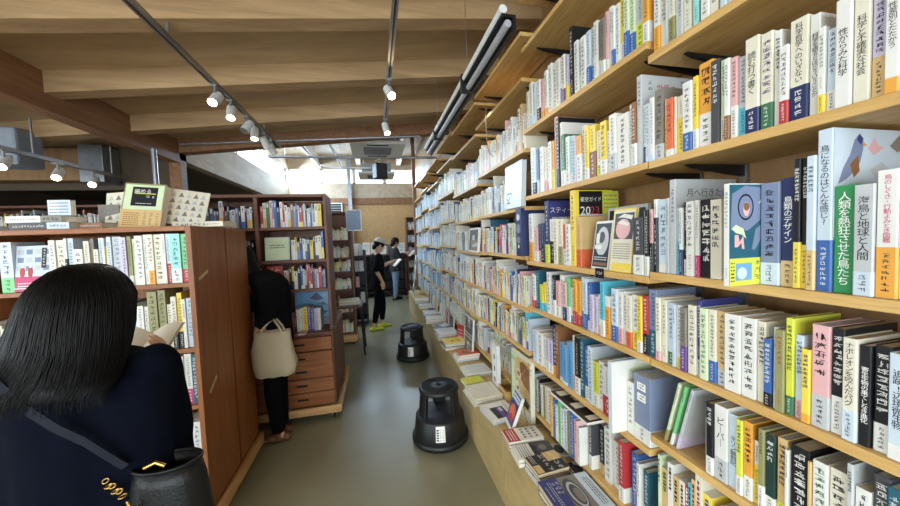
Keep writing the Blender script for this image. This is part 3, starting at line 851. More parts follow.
# covers seen on the near sides of tall books in the nearest bay
o = SPECIAL[('U0E', 847)]
art(o, 0, 0.24, 0.294, [('r', 0.02, 0.01, 0.99, 0.99, 'g'), ('t', '月へ行きたい', 0.52, 0.86, 0.68, 0, 'd'), ('t', '松岡 徹', 0.55, 0.75, 0.14, 0, 'd'),
                        ('r', 0.22, 0.62, 0.27, 0.68, 's'), ('e', 0.36, 0.65, 0.035, 0.03, 't'), ('e', 0.47, 0.655, 0.03, 0.026, 's'), ('e', 0.6, 0.4, 0.25, 0.22, 'c')])
o = SPECIAL[('U0E', 495)]
o_h = 0.333
art(o, 0, 0.24, o_h, [('r', 0.01, 0.34, 0.99, 0.99, 'p'), ('r', 0.01, 0.34, 0.99, 0.52, 'w'),
                      ('p', [(0.06, .66), (.12, .76), (.2, .84), (.25, .93), (.31, .97), (.36, .94), (.36, .88), (.33, .8), (.26, .74), (.16, .69)], 'B'),
                      ('p', [(.28, .93), (.31, .97), (.36, .94), (.33, .9)], 'N'), ('p', [(.2, .78), (.3, .84), (.32, .74), (.25, .7)], 'h'), ('p', [(.36, .92), (.41, .9), (.36, .89)], 'o'),
                      ('p', [(.42, .88), (.5, .95), (.55, .9), (.62, .89), (.55, .86), (.49, .84)], 's'),
                      ('p', [(.45, .75), (.6, .8), (.72, .74), (.66, .7), (.52, .7)], 'g'), ('p', [(.7, .9), (.82, .97), (.98, .98), (.9, .9), (.8, .86)], 'x'),
                      ('p', [(.6, .64), (.76, .68), (.9, .62), (.74, .6)], 'h'), ('t', 'イラスト図解', 0.32, 0.58, 0.4, 0, 'd')])
o = SPECIAL[('U0E', 386)]
art(o, 0, .14, .205, [('r', .02, .4, .98, .98, 'w'), ('e', .5, .7, .3, .2, 'g')])
o = SPECIAL[('U0E', 412)]
art(o, 0, .16, .234, [('r', .01, .4, .98, .98, 'p'), ('e', .5, .8, .28, .14, 'g'), ('p', [(.25, .7), (.4, .76), (.42, .66)], 's'), ('e', .6, .55, .2, .09, 'w'), ('m', .3, .05, .6, .36, 2, 'k')])
o = SPECIAL[('U1B', 973)]
art(o, 0, .205, .30, [('r', .03, .02, .99, .98, 'g'), ('t', '世界の', .5, .86, .4, 0, 'r'), ('m', .12, .8, .22, .94, 2, 'k'), ('m', .78, .78, .92, .96, 2, 'd'), ('e', .5, .4, .36, .26, 'p')])

# pulled-out picture book with a dark owl cover, and others that jut out
o = make_book(0.0125, 0.243, 'w', '', 0, '', dep=0.19, seed=77, loc=(0.815, 0.601, 1.4574), name='picture_book', tcol=cm('e'))
art(o, 0, .19, .243, [('r', .0, .0, .985, .99, 't'), ('p', [(.02, .55), (.04, .9), (.25, .98), (.5, .96), (.56, .8), (.5, .64), (.3, .54)], 'B'),
                      ('e', .26, .77, .13, .13, 'k'), ('e', .26, .77, .11, .11, 'B'), ('e', .27, .75, .05, .07, 's'), ('e', .27, .775, .045, .04, 'h'),
                      ('p', [(.03, .56), (.1, .6), (.22, .56), (.27, .46), (.2, .5), (.1, .52)], 'f'),
                      ('p', [(.08, .38), (.08, .5), (.14, .5), (.16, .43), (.22, .49), (.24, .36), (.2, .36), (.19, .42), (.13, .38)], 's'),
                      ('p', [(.36, .36), (.42, .55), (.55, .62), (.5, .44), (.4, .34)], 'B'), ('p', [(.46, .8), (.56, .9), (.6, .84)], 'f'),
                      ('r', 0, 0, .985, .27, 'l'), ('r', .1, .05, .36, .22, 'C'), ('m', .4, .03, .5, .25, 3, 'k'), ('l', .02, .03, .08, .24, 6, 'k'), ('e', .2, .12, .08, .06, 'p')])
tag(o, 'picture book pulled forward, dark teal creature cover with lime lower band', 'book')

# three thin magazines leaning at the end of the near bay's lowest shelf
for i, (c1, c2) in enumerate((('f', 'q'), ('G', 'w'), ('g', 'u'))):
    mt = Matrix.Translation((0.912, 0.868-i*0.022, 0.8945)) @ Matrix.Rotation(radians(14), 4, 'X')
    o = make_book(0.009, 0.222, c1, c2, 0.2, '', dep=0.19, seed=600+i, mtx=mt, name='magazine')
    tag(o, ['pale green thin magazine, outermost of three leaning on the lowest shelf', 'mint thin magazine, middle of three leaning on the lowest shelf', 'grey thin magazine, innermost of three leaning on the lowest shelf'][i], 'magazine', 'leaning magazines')

# second bay, star-guide shelf: covers behind and face-out booklets
o = SPECIAL[('U1C', 1382)]
art(o, 0, .24, .355, [('r', .1, .0, .99, .985, 'l'), ('r', .1, .0, .62, .985, 'k'), ('t', '星空ガイド', .36, .88, .46, 0, 'w'), ('t', '20', .24, .73, .22, 0, 'w'), ('t', '23', .45, .73, .2, 0, 'r'),
                      ('l', .66, .74, .96, .95, 4, 'q'), ('r', .1, .66, .99, .68, 'g'), ('r', .14, .05, .96, .64, 'n'), ('e', .5, .3, .2, .14, 'd')])
o = SPECIAL[('U1C', 1617)] if ('U1C', 1617) in SPECIAL else None
if o:
    art(o, 0, .225, .334, [('r', .02, .01, .99, .98, 'N'), ('t', 'スティーブン', .5, .85, .9, 0, 'w'), ('l', .1, .7, .9, .75, 1, 'w')])
face_book('small black and white photo booklet standing face-out before the star guide', 1.245, 1.4405, 0.105, 0.205, 0.008, 'w',
          [('r', .06, .05, .94, .95, 'k'), ('e', .5, .58, .36, .3, 'g'), ('e', .46, .66, .18, .12, 'd'), ('r', .1, .42, .5, .5, 'w'), ('r', .14, .54, .34, .74, 'w'), ('r', .06, .05, .94, .3, 'k'), ('l', .12, .18, .88, .27, 2, 'w'), ('r', .12, .08, .88, .14, 'h')], x=0.915, lean=9, name='booklet', cat='booklet')
face_book('cream booklet with yellow edge and hand picture, standing face-out', 1.13, 1.4405, 0.115, 0.245, 0.012, 'y',
          [('r', .05, .02, .97, .97, 'c'), ('r', .1, .52, .95, .93, 'd'), ('e', .5, .68, .32, .16, 's'), ('p', [(.2, .86), (.5, .92), (.9, .88), (.85, .82), (.5, .86)], 'w'), ('p', [(.2, .78), (.45, .82), (.8, .76), (.7, .72)], 'w'), ('l', .12, .2, .9, .46, 7, 'x'), ('r', .1, .03, .95, .14, 'y')], x=0.912, lean=7, name='booklet', cat='booklet')
face_book('dark framed night photo book standing behind the small face-out booklets', 1.27, 1.4405, 0.22, 0.262, 0.014, 'g',
          [('r', .06, .05, .95, .95, 'k'), ('p', [(.06, .4), (.3, .55), (.5, .45), (.95, .6), (.95, .05), (.06, .05)], 'd'), ('e', .3, .78, .02, .02, 'w'), ('e', .6, .85, .015, .015, 'w'), ('p', [(.25, .6), (.27, .9), (.29, .6)], 'C')], x=1.0, lean=6)
# small shelf-edge tag
t = MB().box(0, 0.004, 0, 0.048, 0, 0.04, BLACKM)
marks(t, lambda a, b_: (-0.0006, 0.024-b_, 0.021+a), -0.007, 0.007, -0.018, 0.018, 3, INKW, random.Random(3), 4)
o = t.build('shelf_tag', loc=(0.8895, 1.135, 1.409))
tag(o, 'small black shelf-edge tag with white letters below the face-out booklets', 'tag')

# third bay: big face-outs
face_book('pale blue large book with black KJ initials, standing face-out', 2.10, 1.7705, 0.262, 0.285, 0.03, 'p',
          [('r', .01, .01, .99, .99, 'p'), ('t', 'KJ', .3, .24, .27, 0, 'k', 'rot'), ('m', .14, .5, .19, .72, 7, 'd')], x=0.875, lean=3)
o = make_book(0.076, 0.295, 'n', '', 0, '', dep=0.25, seed=881, loc=(0.868, 1.833, 1.4655), name='picture_book', spine_text=False)
sp = MB()
for (v, h_, c_) in ((0.10, 0.022, 'B'), (0.17, 0.03, 'B'), (0.24, 0.02, 'p'), (0.06, 0.012, 'f')):
    sp.add([(-0.0008, 0.038+min(.028, h_*1.1)*cos(q*pi/9), v+h_*sin(q*pi/9)) for q in range(18)], [tuple(range(18))], cm(c_))
sp.build('cover_print', o)
tag(o, 'thick navy book with planets on its spine, between second and third bays', 'book')
face_book('grey photo book in white frame border, face-out on the fourth bay', 3.06, 1.4525, 0.30, 0.225, 0.02, 'w',
          [('r', .08, .07, .93, .93, 'd'), ('p', [(.2, .07), (.3, .5), (.5, .75), (.7, .5), (.93, .4), (.93, .07)], 'x'), ('e', .5, .6, .14, .12, 'g'), ('p', [(.4, .3), (.9, .4), (.9, .25), (.5, .2)], 'g')], x=0.885, lean=5)
LR = random.Random(9)
LION = []
for q in range(70):
    u = LR.uniform(.3, .97)
    v = LR.uniform(.1, .95)
    if abs(u-.44) < .11 and abs(v-.68) < .08:
        continue
    a = LR.uniform(.02, .07)
    du = (u-.42)*.22
    dv = (v-.55)*.22+LR.uniform(-.03, .03)
    LION.append(('p', [(u, v), (u+du+.012, v+dv), (u+du, v+dv+.012)], LR.choice('hjjcxh')))
# lion picture book, face-out above the bench
face_book('green-spined picture book with a lion face cover, face-out above the bench', 2.045, 0.4505, 0.29, 0.375, 0.03, 'f',
          [('r', .0, .0, .06, 1, 'e'), ('r', .06, .0, .995, .99, 'f'),
           ('p', [(.35, .95), (.55, .98), (.99, .98), (.99, .02), (.3, .02), (.24, .2), (.28, .45), (.22, .66), (.28, .84)], 'j'),
           ('p', [(.5, .9), (.7, .94), (.97, .9), (.97, .5), (.7, .55), (.55, .62)], 'h'),
           ('p', [(.3, .7), (.42, .76), (.58, .7), (.55, .62), (.4, .6)], 'c'), ('e', .44, .68, .09, .045, 'h'), ('e', .44, .68, .06, .04, 'o'), ('e', .44, .68, .03, .028, 'k'),
           ('p', [(.28, .5), (.4, .55), (.5, .4), (.48, .25), (.34, .3)], 'c'), ('p', [(.6, .3), (.78, .36), (.95, .3), (.9, .2), (.7, .2)], 'k'),
           ('p', [(.4, .2), (.7, .14), (.99, .18), (.99, .02), (.36, .02)], 'w'), ('p', [(.34, .42), (.42, .46), (.46, .42), (.4, .36)], 'd'), ('p', [(.3, .34), (.5, .3), (.5, .28), (.3, .31)], 'h')]+LION+[('l', .12, .86, .34, .93, 3, 'x')], x=0.861, lean=0.4)
# the laid magazine above the lowest books of the second bay
o = flat_book('dark magazine with cream squares laid on the books above the bench', 0.952, 1.345, 0.7705, 0.30, 0.21, 0.012, 'w',
              [('r', .0, .0, 1, 1, 'k'), ('r', .04, .1, .2, .5, 'c'), ('r', .24, .3, .42, .6, 'j'), ('r', .46, .1, .62, .42, 'c'), ('r', .66, .4, .8, .7, 'j'), ('l', .1, .7, .9, .9, 2, 'w'), ('r', .84, .1, .96, .4, 'c')], name='magazine', cat='magazine')

# second bay, lower shelf: blue-grey boxed set and white tall file at its near end
o = make_book(0.072, 0.245, 'B', 'w', 0.24, '', dep=0.21, seed=701, loc=(0.905, 0.925, 0.8335), name='slipcase', spine_text=False)
lb = MB()
for v in (0.19, 0.15):
    lb.quad((-0.0008, 0.056, v), (-0.0008, 0.018, v), (-0.0008, 0.018, v+0.028), (-0.0008, 0.056, v+0.028), INKW)
    marks(lb, lambda a, b_: (-0.0012, 0.037-a, b_), -0.014, 0.014, v+0.003, v+0.025, 2, cm('d'), random.Random(5), 5)
lb.build('label', o)
tag(o, 'blue-grey slipcase with two white labels on the second bay\'s fifth shelf', 'slipcase')
o = make_book(0.03, 0.20, 'w', '', 0, '', dep=0.2, seed=702, loc=(0.905, 1.0, 0.8335))
tag(o, 'white-spined book directly left of the blue-grey slipcase', 'book')
o = make_book(0.02, 0.275, 'p', '', 0, '', dep=0.25, seed=703, loc=(0.84, 1.034, 0.8335), name='picture_book', spine_text=False)
art(o, 0, .25, .275, [('r', 0, 0, .99, .99, 'w'), ('p', [(.3, .85), (.45, .95), (.6, .9), (.7, .95), (.75, .82), (.6, .75), (.4, .78)], 'f'), ('e', .5, .4, .2, .15, 'p')])
tag(o, 'pale large picture book jutting out left of the blue-grey slipcase', 'book')

# lower shelf of the second bay (just above the bench)
low = [(1.245, .022, .215, 'd', 'w', .3, 0.0, 'grey book with barcode label'), (1.150, .04, .235, 'w', '', 0, 0.02, 'white book with photo at its foot'),
       (1.205, .028, .22, 'k', 'j', .2, 0.03, 'black and tan book'), (1.1, .045, .2, 'w', '', 0, .03, 'thick white book'), (1.052, .03, .245, 'r', 'w', .25, 0.0, 'brick red tall book with white foot'),
       (1.005, .03, .225, 'b', '', 0, .02, 'deep blue book with pictured cover'), (0.985, .016, .205, 'w', '', 0, .01, 'thin white book'), (0.955, .022, .19, 't', 'w', .3, .02, 'teal book')]
for i, (y, T, H, c_, bn, fr_, px, ds) in enumerate(low):
    o = make_book(T, H, c_, bn, fr_, '', seed=720+i, loc=(0.905+px, y, 0.5255), dep=0.18)
    tag(o, ds+' on the second bay\'s lowest shelf near the bench', 'book', 'books on the lowest shelf above the bench')
yy = 1.51
for i, c_ in enumerate('bwGwpqbsw'):
    T = [.02, .026, .022, .03, .024, .026, .03, .022, .02][i]
    o = make_book(T, [.21, .19, .22, .2, .215, .205, .225, .2, .18][i], c_, '', 0, '', seed=740+i, loc=(0.868, yy-T, 0.5255), dep=0.17)
    yy -= T+0.001
    tag(o, '%s-spined book, %s from left under the laid dark magazine' % (PAL[c_][0], nth(i+1)), 'book', 'books under the laid magazine')
o = MB().box(0, 0.2, 0, 0.016, 0, 0.235, OAK).build('wooden_divider', loc=(0.862, 1.513, 0.5255), bevel=0.001)
tag(o, 'upright wooden divider left of the books under the laid magazine', 'divider')
yy = 1.815
for i, c_ in enumerate('pwkwqcwul'):
    T = [.03, .034, .026, .03, .024, .03, .034, .03, .026][i]
    o = make_book(T, [.22, .2, .215, .19, .185, .2, .21, .18, .2][i], c_, '', 0, '', seed=760+i, loc=(0.91, yy-T, 0.5255), dep=0.17)
    yy -= T+0.001
    tag(o, '%s-spined book, %s from left between lion book and divider' % (PAL[c_][0], nth(i+1)), 'book', 'books between the lion book and the divider')

# ---- things lying on the bench
def pile(prefix, x, y, w, H, cols, top_items, ths, turn=0, jit=6, z=BT, name='book', cat='book', group=None):
    n = len(cols)
    zz = z+0.0005
    R = random.Random(int(x*1000+y*100))
    for i, c_ in enumerate(cols):
        last = i == n-1
        T = ths[i] if isinstance(ths, (list, tuple)) else ths
        pos = 'topmost of the pile' if last and n > 1 else ('bottom of the pile' if i == 0 and n > 1 else ('%s from bottom of the pile' % nth(i+1) if n > 1 else ''))
        lab = prefix+((', '+pos) if pos else '')
        flat_book(lab, x+(0 if last else R.uniform(-1, 1)*0.006), y+(0 if last else R.uniform(-1, 1)*0.006), zz, w, H, T, c_, top_items if last else None,
                  turn=turn+(0 if last else R.uniform(-jit, jit)*0.4), name=name, cat=cat, group=group)
        zz += T+0.0007
    return zz


pile('purple and grey tunnel photo book on the near bench', 0.765, 1.17, 0.20, 0.235, 'dP', [('r', 0, .0, 1, .36, 'N'), ('r', 0, .36, 1, .74, 'x'), ('r', 0, .74, 1, 1, 'p'),
     ('e', .5, .52, .42, .16, 'd'), ('e', .52, .53, .34, .125, 'g'), ('e', .53, .54, .28, .1, 'd'), ('e', .56, .56, .2, .07, 'x'),
     ('m', .12, .2, .2, .34, 2, 'w'), ('m', .24, .2, .32, .34, 2, 'w'), ('m', .36, .2, .44, .34, 2, 'w'), ('l', .1, .12, .8, .2, 2, 'g'), ('l', .15, .82, .9, .95, 3, 'd'), ('l', .2, .05, .6, .08, 1, 'p')], .028, turn=0)
pile('brown book with bold white characters on the near bench', 0.745, 1.365, 0.125, 0.165, 'wkh', [('r', .02, .02, .98, .98, 'k'), ('r', .0, .55, .5, 1, 'j'), ('m', .05, .66, .28, .86, 1, 'w'), ('m', .32, .66, .52, .86, 1, 'w'), ('m', .56, .64, .74, .84, 1, 'w'), ('m', .78, .64, .96, .84, 1, 'w'),
     ('m', .05, .34, .28, .52, 1, 'w'), ('m', .32, .34, .52, .52, 1, 'w'), ('m', .56, .34, .74, .52, 1, 'w'), ('m', .78, .34, .96, .52, 1, 'w'), ('r', .56, .02, .98, .22, 'j'), ('l', .06, .06, .5, .2, 3, 'w')], .021, turn=4)
pile('white book with dark landscape photo half on the near bench', 0.745, 1.495, 0.115, 0.205, 'ww', [('r', 0, .45, 1, 1, 'd'), ('p', [(0, .45), (.3, .62), (.6, .55), (1, .7), (1, .45)], 'k'), ('e', .4, .75, .2, .1, 'x'), ('r', .02, .02, .98, .42, 'w'), ('l', .08, .08, .9, .38, 5, 'd')], .019, turn=-4)
pile('black and white booklet behind the brown book on the bench', 0.895, 1.345, 0.1, 0.12, 'k', [('r', 0, .5, 1, 1, 'w'), ('e', .5, .5, .3, .2, 'd'), ('l', .1, .1, .9, .3, 2, 'w')], .012, name='booklet', cat='booklet')
pile('pale booklet with fish sketch behind the photo book on bench', 0.89, 1.50, 0.1, 0.12, 'g', [('e', .5, .5, .35, .2, 'd'), ('l', .1, .75, .9, .9, 2, 'd')], .012, name='booklet', cat='booklet', turn=-8)
pile('red-edged book with animal drawings on the bench', 0.745, 1.625, 0.115, 0.20, 'wrw', [('r', 0, 0, 1, .33, 'r'), ('l', .1, .06, .9, .28, 3, 'w')]+[('e', .2+.2*i, .5+.17*j, .06, .04, 'd' if (i+j) % 2 else 'x') for i in range(4) for j in range(3)], [.014, .016, .016], turn=-2)

# small tilted book on an easel at the bench joint
e = thing('display_easel', 'small wire easel holding the tilted blue book at the bench joint', 'easel', (0.755, 1.775, BT+0.0002), radians(-8))
fr_ = MB()
for s in (-1, 1):
    fr_.tube([(-0.03, s*0.04, 0.012), (-0.035, s*0.04, 0.002), (0.0, s*0.04, 0.002), (0.06, s*0.025, 0.16)], 0.0022, STEEL, 6)
fr_.tube([(0.06, -0.025, 0.16), (0.06, 0.025, 0.16)], 0.0022, STEEL, 6)
fr_.build('frame', e)
lg = MB()
lg.tube([(0.058, 0, 0.155), (0.085, 0, 0.002)], 0.0022, STEEL, 6)
lg.build('leg', e)
o = make_book(0.018, 0.205, 'w', '', 0, '', dep=0.13, seed=801, name='picture_book', spine_text=False)
art(o, 0, .13, .205, [('r', .02, .02, .98, .98, 'N'), ('e', .5, .45, .36, .22, 'O'), ('p', [(.2, .3), (.5, .4), (.8, .3), (.7, .2), (.3, .2)], 'r'), ('r', .05, .76, .95, .93, 'p'), ('l', .1, .8, .9, .9, 1, 'n'), ('r', .02, .02, .98, .12, 'w')])
o.matrix_world = Matrix.Translation((0.724, 1.833, BT+0.014)) @ ROTZ(radians(-8)) @ Matrix.Rotation(radians(21), 4, 'Y') @ ROTZ(-pi/2)
tag(o, 'small blue book with orange picture, propped on an easel at the bench joint', 'book')

pile('white magazine with purple shoe picture on the bench', 0.72, 1.915, 0.19, 0.175, 'gw', [('r', .0, .0, 1, 1, 'w'), ('r', .3, .2, .98, .7, 'k'), ('r', .34, .42, .98, .62, 'v'), ('r', .36, .5, .6, .62, 'u'), ('l', .1, .78, .9, .94, 2, 'x')], [.022, .012], turn=6, name='magazine', cat='magazine')
pile('cream folder jutting over the bench edge', 0.705, 2.185, 0.25, 0.23, 'c', [('l', .1, .1, .4, .2, 1, 'j')], .006, turn=3, z=BT+0.0, name='folder', cat='folder')
pile('cream paper packet on the cream folder', 0.71, 2.195, 0.22, 0.205, 'cc', [('l', .1, .8, .5, .9, 1, 'j')], [.014, .016], turn=4, z=BT+0.008, name='paper_packet', cat='paper')
pile('yellow leaflet between packet and white leaflets on bench', 0.69, 2.405, 0.12, 0.155, 'wl', [('l', .1, .2, .9, .8, 5, 'y')], [.02, .006], turn=8, name='leaflet', cat='leaflet')
o = MB().box(0, 0.012, 0, 0.22, 0, 0.06, OAK).box(0.012, 0.13, 0, 0.012, 0, 0.06, OAK).box(0.012, 0.13, 0.208, 0.22, 0, 0.06, OAK).box(0.012, 0.13, 0.012, 0.208, 0, 0.01, OAK).build('wooden_tray', loc=(0.83, 2.06, BT+0.0005))
tag(o, 'low wooden tray on the bench beside the cream packet', 'tray')
pile('white leaflet stack behind the yellow leaflet on bench', 0.78, 2.60, 0.2, 0.22, 'wcw', [('l', .1, .2, .9, .9, 8, 'g')], .009, turn=3, name='leaflet', cat='leaflet')
# white card stand
c_ = thing('card_stand', 'white framed card stand with three dark pictures, by the lion book', 'stand', (0.84, 2.36, BT+0.0005), radians(-6))
fb = MB()
fb.box(0, 0.03, -0.15, 0, 0, 0.34, WHITEM)
fb.build('panel', c_, bevel=0.003)
pr = MB()
for v in (0.24, 0.15, 0.07):
    pr.add([(-0.001, -0.085+0.02*cos(q*pi/8), v+0.022*sin(q*pi/8)) for q in range(16)], [tuple(range(16))], cm('d'))
pr.quad((-0.0006, -0.03, 0.03), (-0.0006, -0.13, 0.03), (-0.0006, -0.13, 0.31), (-0.0006, -0.03, 0.31), INKW)
pr.build('cover_print', c_)
MB().box(-0.03, 0.09, -0.14, -0.01, 0, 0.004, WHITEM).build('base', c_)
pile('orange manga-style book on white books on the bench', 0.79, 2.92, 0.15, 0.21, 'ww', [], [.02, .02], turn=2)
flat_book('orange book topping the pile beside the yellow book', 0.80, 2.915, BT+0.043, 0.145, 0.205, .02, 'O', [('r', .05, .1, .95, .9, 'O'), ('p', [(.2, .3), (.4, .6), (.6, .5), (.8, .8), (.7, .2)], 'h'), ('l', .1, .8, .6, .92, 2, 'k')], turn=2)
pile('yellow book pile on the bench beyond the orange book', 0.755, 3.28, 0.19, 0.225, 'ykdy', [('r', .0, .0, 1, 1, 'y'), ('e', .6, .4, .1, .08, 'r'), ('l', .2, .6, .8, .8, 2, 'k'), ('e', .2, .3, .05, .04, 'q')], [.018, .014, .016, .018], turn=3)
pile('white magazine pile on the bench beyond the yellow books', 0.745, 3.62, 0.22, 0.22, 'wsgwsw', [('l', .1, .2, .9, .9, 6, 'g')], [.014, .01, .016, .012, .01, .014], turn=0, name='magazine', cat='magazine')
face_book('book spread with black and white portraits, face-out behind the orange book', 3.16, BT+0.0005, 0.26, 0.36, 0.018, 'g',
          [('r', .04, .03, .97, .97, 'd')]+[('r', .08+.3*i, .08+.32*j, .34+.3*i, .34+.32*j, 'c' if (i+j) % 2 else 'x') for i in range(3) for j in range(3) if not j == 1]+[('l', .08, .42, .94, .6, 2, 'w')]+[('e', .21+.3*i, .2+.6*j, .07, .08, 'k') for i in range(3) for j in (0, 1)], x=0.835, lean=4)
face_book('red book with white edge standing on the bench beyond orange books', 3.42, BT+0.0005, 0.12, 0.2, 0.03, 'r', [('l', .1, .3, .9, .8, 3, 's')], x=0.82, lean=6, turn=20)
pile('grey-blue tilted brochure pile on the far bench', 0.80, 3.98, 0.16, 0.24, 'gpB', [('r', .1, .3, .9, .8, 'w'), ('l', .15, .4, .85, .7, 3, 'B')], .014, turn=30, name='brochure', cat='brochure')
pile('white pamphlet pile on the far bench', 0.75, 4.35, 0.2, 0.24, 'wswcw', [('l', .1, .2, .9, .9, 6, 's')], .012, turn=-8, name='pamphlet', cat='pamphlet')
pile('white and lilac pamphlets by the dark book, far bench', 0.77, 4.75, 0.2, 0.22, 'wuw', [('l', .1, .2, .9, .9, 6, 'u')], .014, turn=6, name='pamphlet', cat='pamphlet')
pile('dark navy book on the far bench', 0.86, 4.98, 0.14, 0.2, 'wn', [], .02, turn=-4)
pile('white booklet pile near the far bench end', 0.76, 5.3, 0.18, 0.22, 'wcw', [('l', .1, .2, .9, .9, 6, 'g')], .016, turn=2, name='booklet', cat='booklet')
pile('pink and white leaflet pile at the far bench end', 0.76, 5.75, 0.2, 0.24, 'wsw', [('l', .1, .2, .9, .9, 6, 's')], .02, turn=-3, name='leaflet', cat='leaflet')
for i, (y, c_, h_) in enumerate(((3.85, 'k', .2), (4.12, 'r', .2), (4.3, 'c', .24), (4.55, 'w', .22), (4.9, 'j', .26), (5.15, 'w', .22), (5.5, 'd', .2))):
    face_book('%s book standing face-out at the back of far bench' % ['black', 'red', 'tall cream', 'white', 'tall tan', 'white-grey', 'dark grey'][i], y, BT+0.0005, 0.14, h_, 0.02, c_, [('l', .15, .5, .85, .85, 3, 'g'), ('e', .5, .3, .2, .12, 'x')], x=0.845, lean=4)

# magazine rack at the far end of the bench
mr = thing('magazine_rack', 'grey wire magazine rack standing at the far end of the benches', 'rack', (0.72, 6.55, BT+0.0005))
f_ = MB()
for s in (0, 0.24):
    f_.tube([(0, s, 0), (0.10, s, 0.82), (0.14, s, 0)], 0.006, STEEL, 6)
f_.build('frame', mr)
for k in range(4):
    z = 0.06+k*0.19
    MB().box(z*0.12-0.02, z*0.12+0.005, 0.0, 0.24, z, z+0.012, STEEL).box(z*0.12-0.02, z*0.12-0.018, 0, 0.24, z, z+0.05, STEEL).build('tier', mr)
for k, c_ in enumerate('qgwp'):
    z = 0.06+k*0.19
    o = make_book(0.008, 0.16, c_, '', 0, '', dep=0.2, seed=900+k, name='magazine', spine_text=False)
    art(o, 0, .2, .16, [('r', .1, .5, .9, .9, 'w'), ('e', .5, .3, .25, .15, 'x')])
    o.matrix_world = Matrix.Translation((0.72+z*0.12-0.012, 6.77, BT+z+0.014)) @ Matrix.Rotation(radians(7), 4, 'Y') @ ROTZ(-pi/2)
    tag(o, '%s magazine on the %s tier of the grey wire rack' % (PAL[c_][0], ['bottom', 'second', 'third', 'top'][k]), 'magazine', 'magazines in the wire rack')

# ------------------------------------------------------------------ left side furniture
def bookcase(label, X0, X1, Y0, Y1, z0, z1, shelves, m, mx, back=True, dividers=(), front=-1, group=None, name='bookcase'):
    """Open case: side panels, top, shelves, back board; the open front looks towards -Y (front=-1) or +Y."""
    t = thing(name, label, 'bookcase', (X0, Y0, 0), 0, group)
    w, d = X1-X0, Y1-Y0
    th = 0.026
    MB().box(0, th, 0, d, z0, z1, m).build('side_panel', t, bevel=0.002)
    MB().box(w-th, w, 0, d, z0, z1, m).build('side_panel', t, bevel=0.002)
    MB().box(th, w-th, 0, d, z1-th, z1-0.0005, mx).build('top_panel', t, bevel=0.002)
    yb0, yb1 = (d-0.012, d) if front < 0 else (0, 0.012)
    MB().box(th, w-th, yb0, yb1, z0, z1-th, m).build('back_panel', t)
    f0, f1 = (0.004, d-0.012) if front < 0 else (0.012, d-0.004)
    for z in shelves:
        MB().box(th, w-th, f0, f1, z-0.022, z, mx).build('shelf', t, bevel=0.0015)
    for x in dividers:
        MB().box(x-X0-0.012, x-X0+0.012, f0, f1, z0, z1-th, m).build('divider', t)
    return t


def dolly(label, X0, X1, Y0, Y1, z0, z1, casters=True):
    t = thing('wheeled_dolly', label, 'dolly', (X0, Y0, 0), 0, 'dollies under the bookcases')
    w, d = X1-X0, Y1-Y0
    b = MB()
    b.box(0, w, 0, 0.024, z0, z1, PINE)
    b.box(0, w, d-0.024, d, z0, z1, PINE)
    b.box(0, 0.024, 0.024, d-0.024, z0, z1, PINE)
    b.box(w-0.024, w, 0.024, d-0.024, z0, z1, PINE)
    b.box(0.024, w-0.024, 0.024, d-0.024, z0, z0+0.02, PINE)
    b.build('frame', t, bevel=0.002)
    for x in (0.07, w-0.07):
        for y in (0.05, d-0.05):
            c = MB()
            c.cyl((x-0.012, y, 0.025), (x+0.012, y, 0.025), 0.0248, 0.0248, DARKHOLE, 16)
            c.box(x-0.02, x-0.014, y-0.02, y+0.02, 0.02, z0, STEEL).box(x+0.014, x+0.02, y-0.02, y+0.02, 0.02, z0, STEEL)
            c.build('caster', t)
    return t


G = 'cherry wood bookcases back to back'
bookcase('cherry wood bookcase facing the person in the foreground, books on top', -2.75, -0.955, 2.0, 2.40, 0.13, 1.715, (0.157, 0.397, 0.738, 1.053, 1.41), CHERRY, CHERRYX, dividers=(-1.87,), group=G)
bookcase('cherry wood bookcase back to back behind the foreground one, nearer the tote bag', -2.75, -0.955, 2.422, 2.756, 0.13, 1.715, (0.157, 0.42, 0.75, 1.06, 1.41), CHERRY, CHERRYX, front=1, group=G)
dolly('long pine dolly under the two back-to-back bookcases', -2.80, -0.925, 1.985, 2.77, 0.055, 0.129)
# masking tape scraps on the end panel
for (y, z, a, lb) in ((2.10, 1.44, 20, 'upper'), (2.12, 0.80, 35, 'lower')):
    o = MB().box(0, 0.0006, -0.055, 0.055, -0.009, 0.009, mat('masking_tape', (214, 196, 150), 0.7)).build('tape_scrap', loc=(-0.9548, y, z))
    o.rotation_euler = (radians(a), 0, 0)
    tag(o, '%s scrap of pale tape on the end panel of the cherry bookcase' % lb, 'tape', 'tape scraps on the end panel')

# face-out picture book on the upper left shelf
o = face_book('face-out picture book with grey houses and two red figures, upper left shelf', 0, 0, 0.142, 0.225, 0.02, 'w',
              [('r', 0, .0, 1, .32, 'm'), ('r', .0, .32, 1, 1, 'p')]+[('r', .05+.24*i, .45+.18*j, .22+.24*i, .56+.18*j, 'B' if (i+j) % 2 else 'g') for i in range(4) for j in range(3)] +
              [('e', .2, .42, .07, .12, 'r'), ('e', .42, .42, .07, .12, 'r'), ('e', .2, .56, .05, .05, 'w'), ('e', .42, .56, .05, .05, 'w'), ('r', .72, .5, .86, .95, 'k'), ('m', .75, .52, .83, .93, 6, 'w'), ('l', .1, .08, .9, .2, 2, 'w'), ('r', .0, .05, 1, .07, 'w')])
o.matrix_world = Matrix.Translation((-1.73, 2.02, 1.4135)) @ Matrix.Rotation(radians(-8), 4, 'X')

ZT = 1.7155
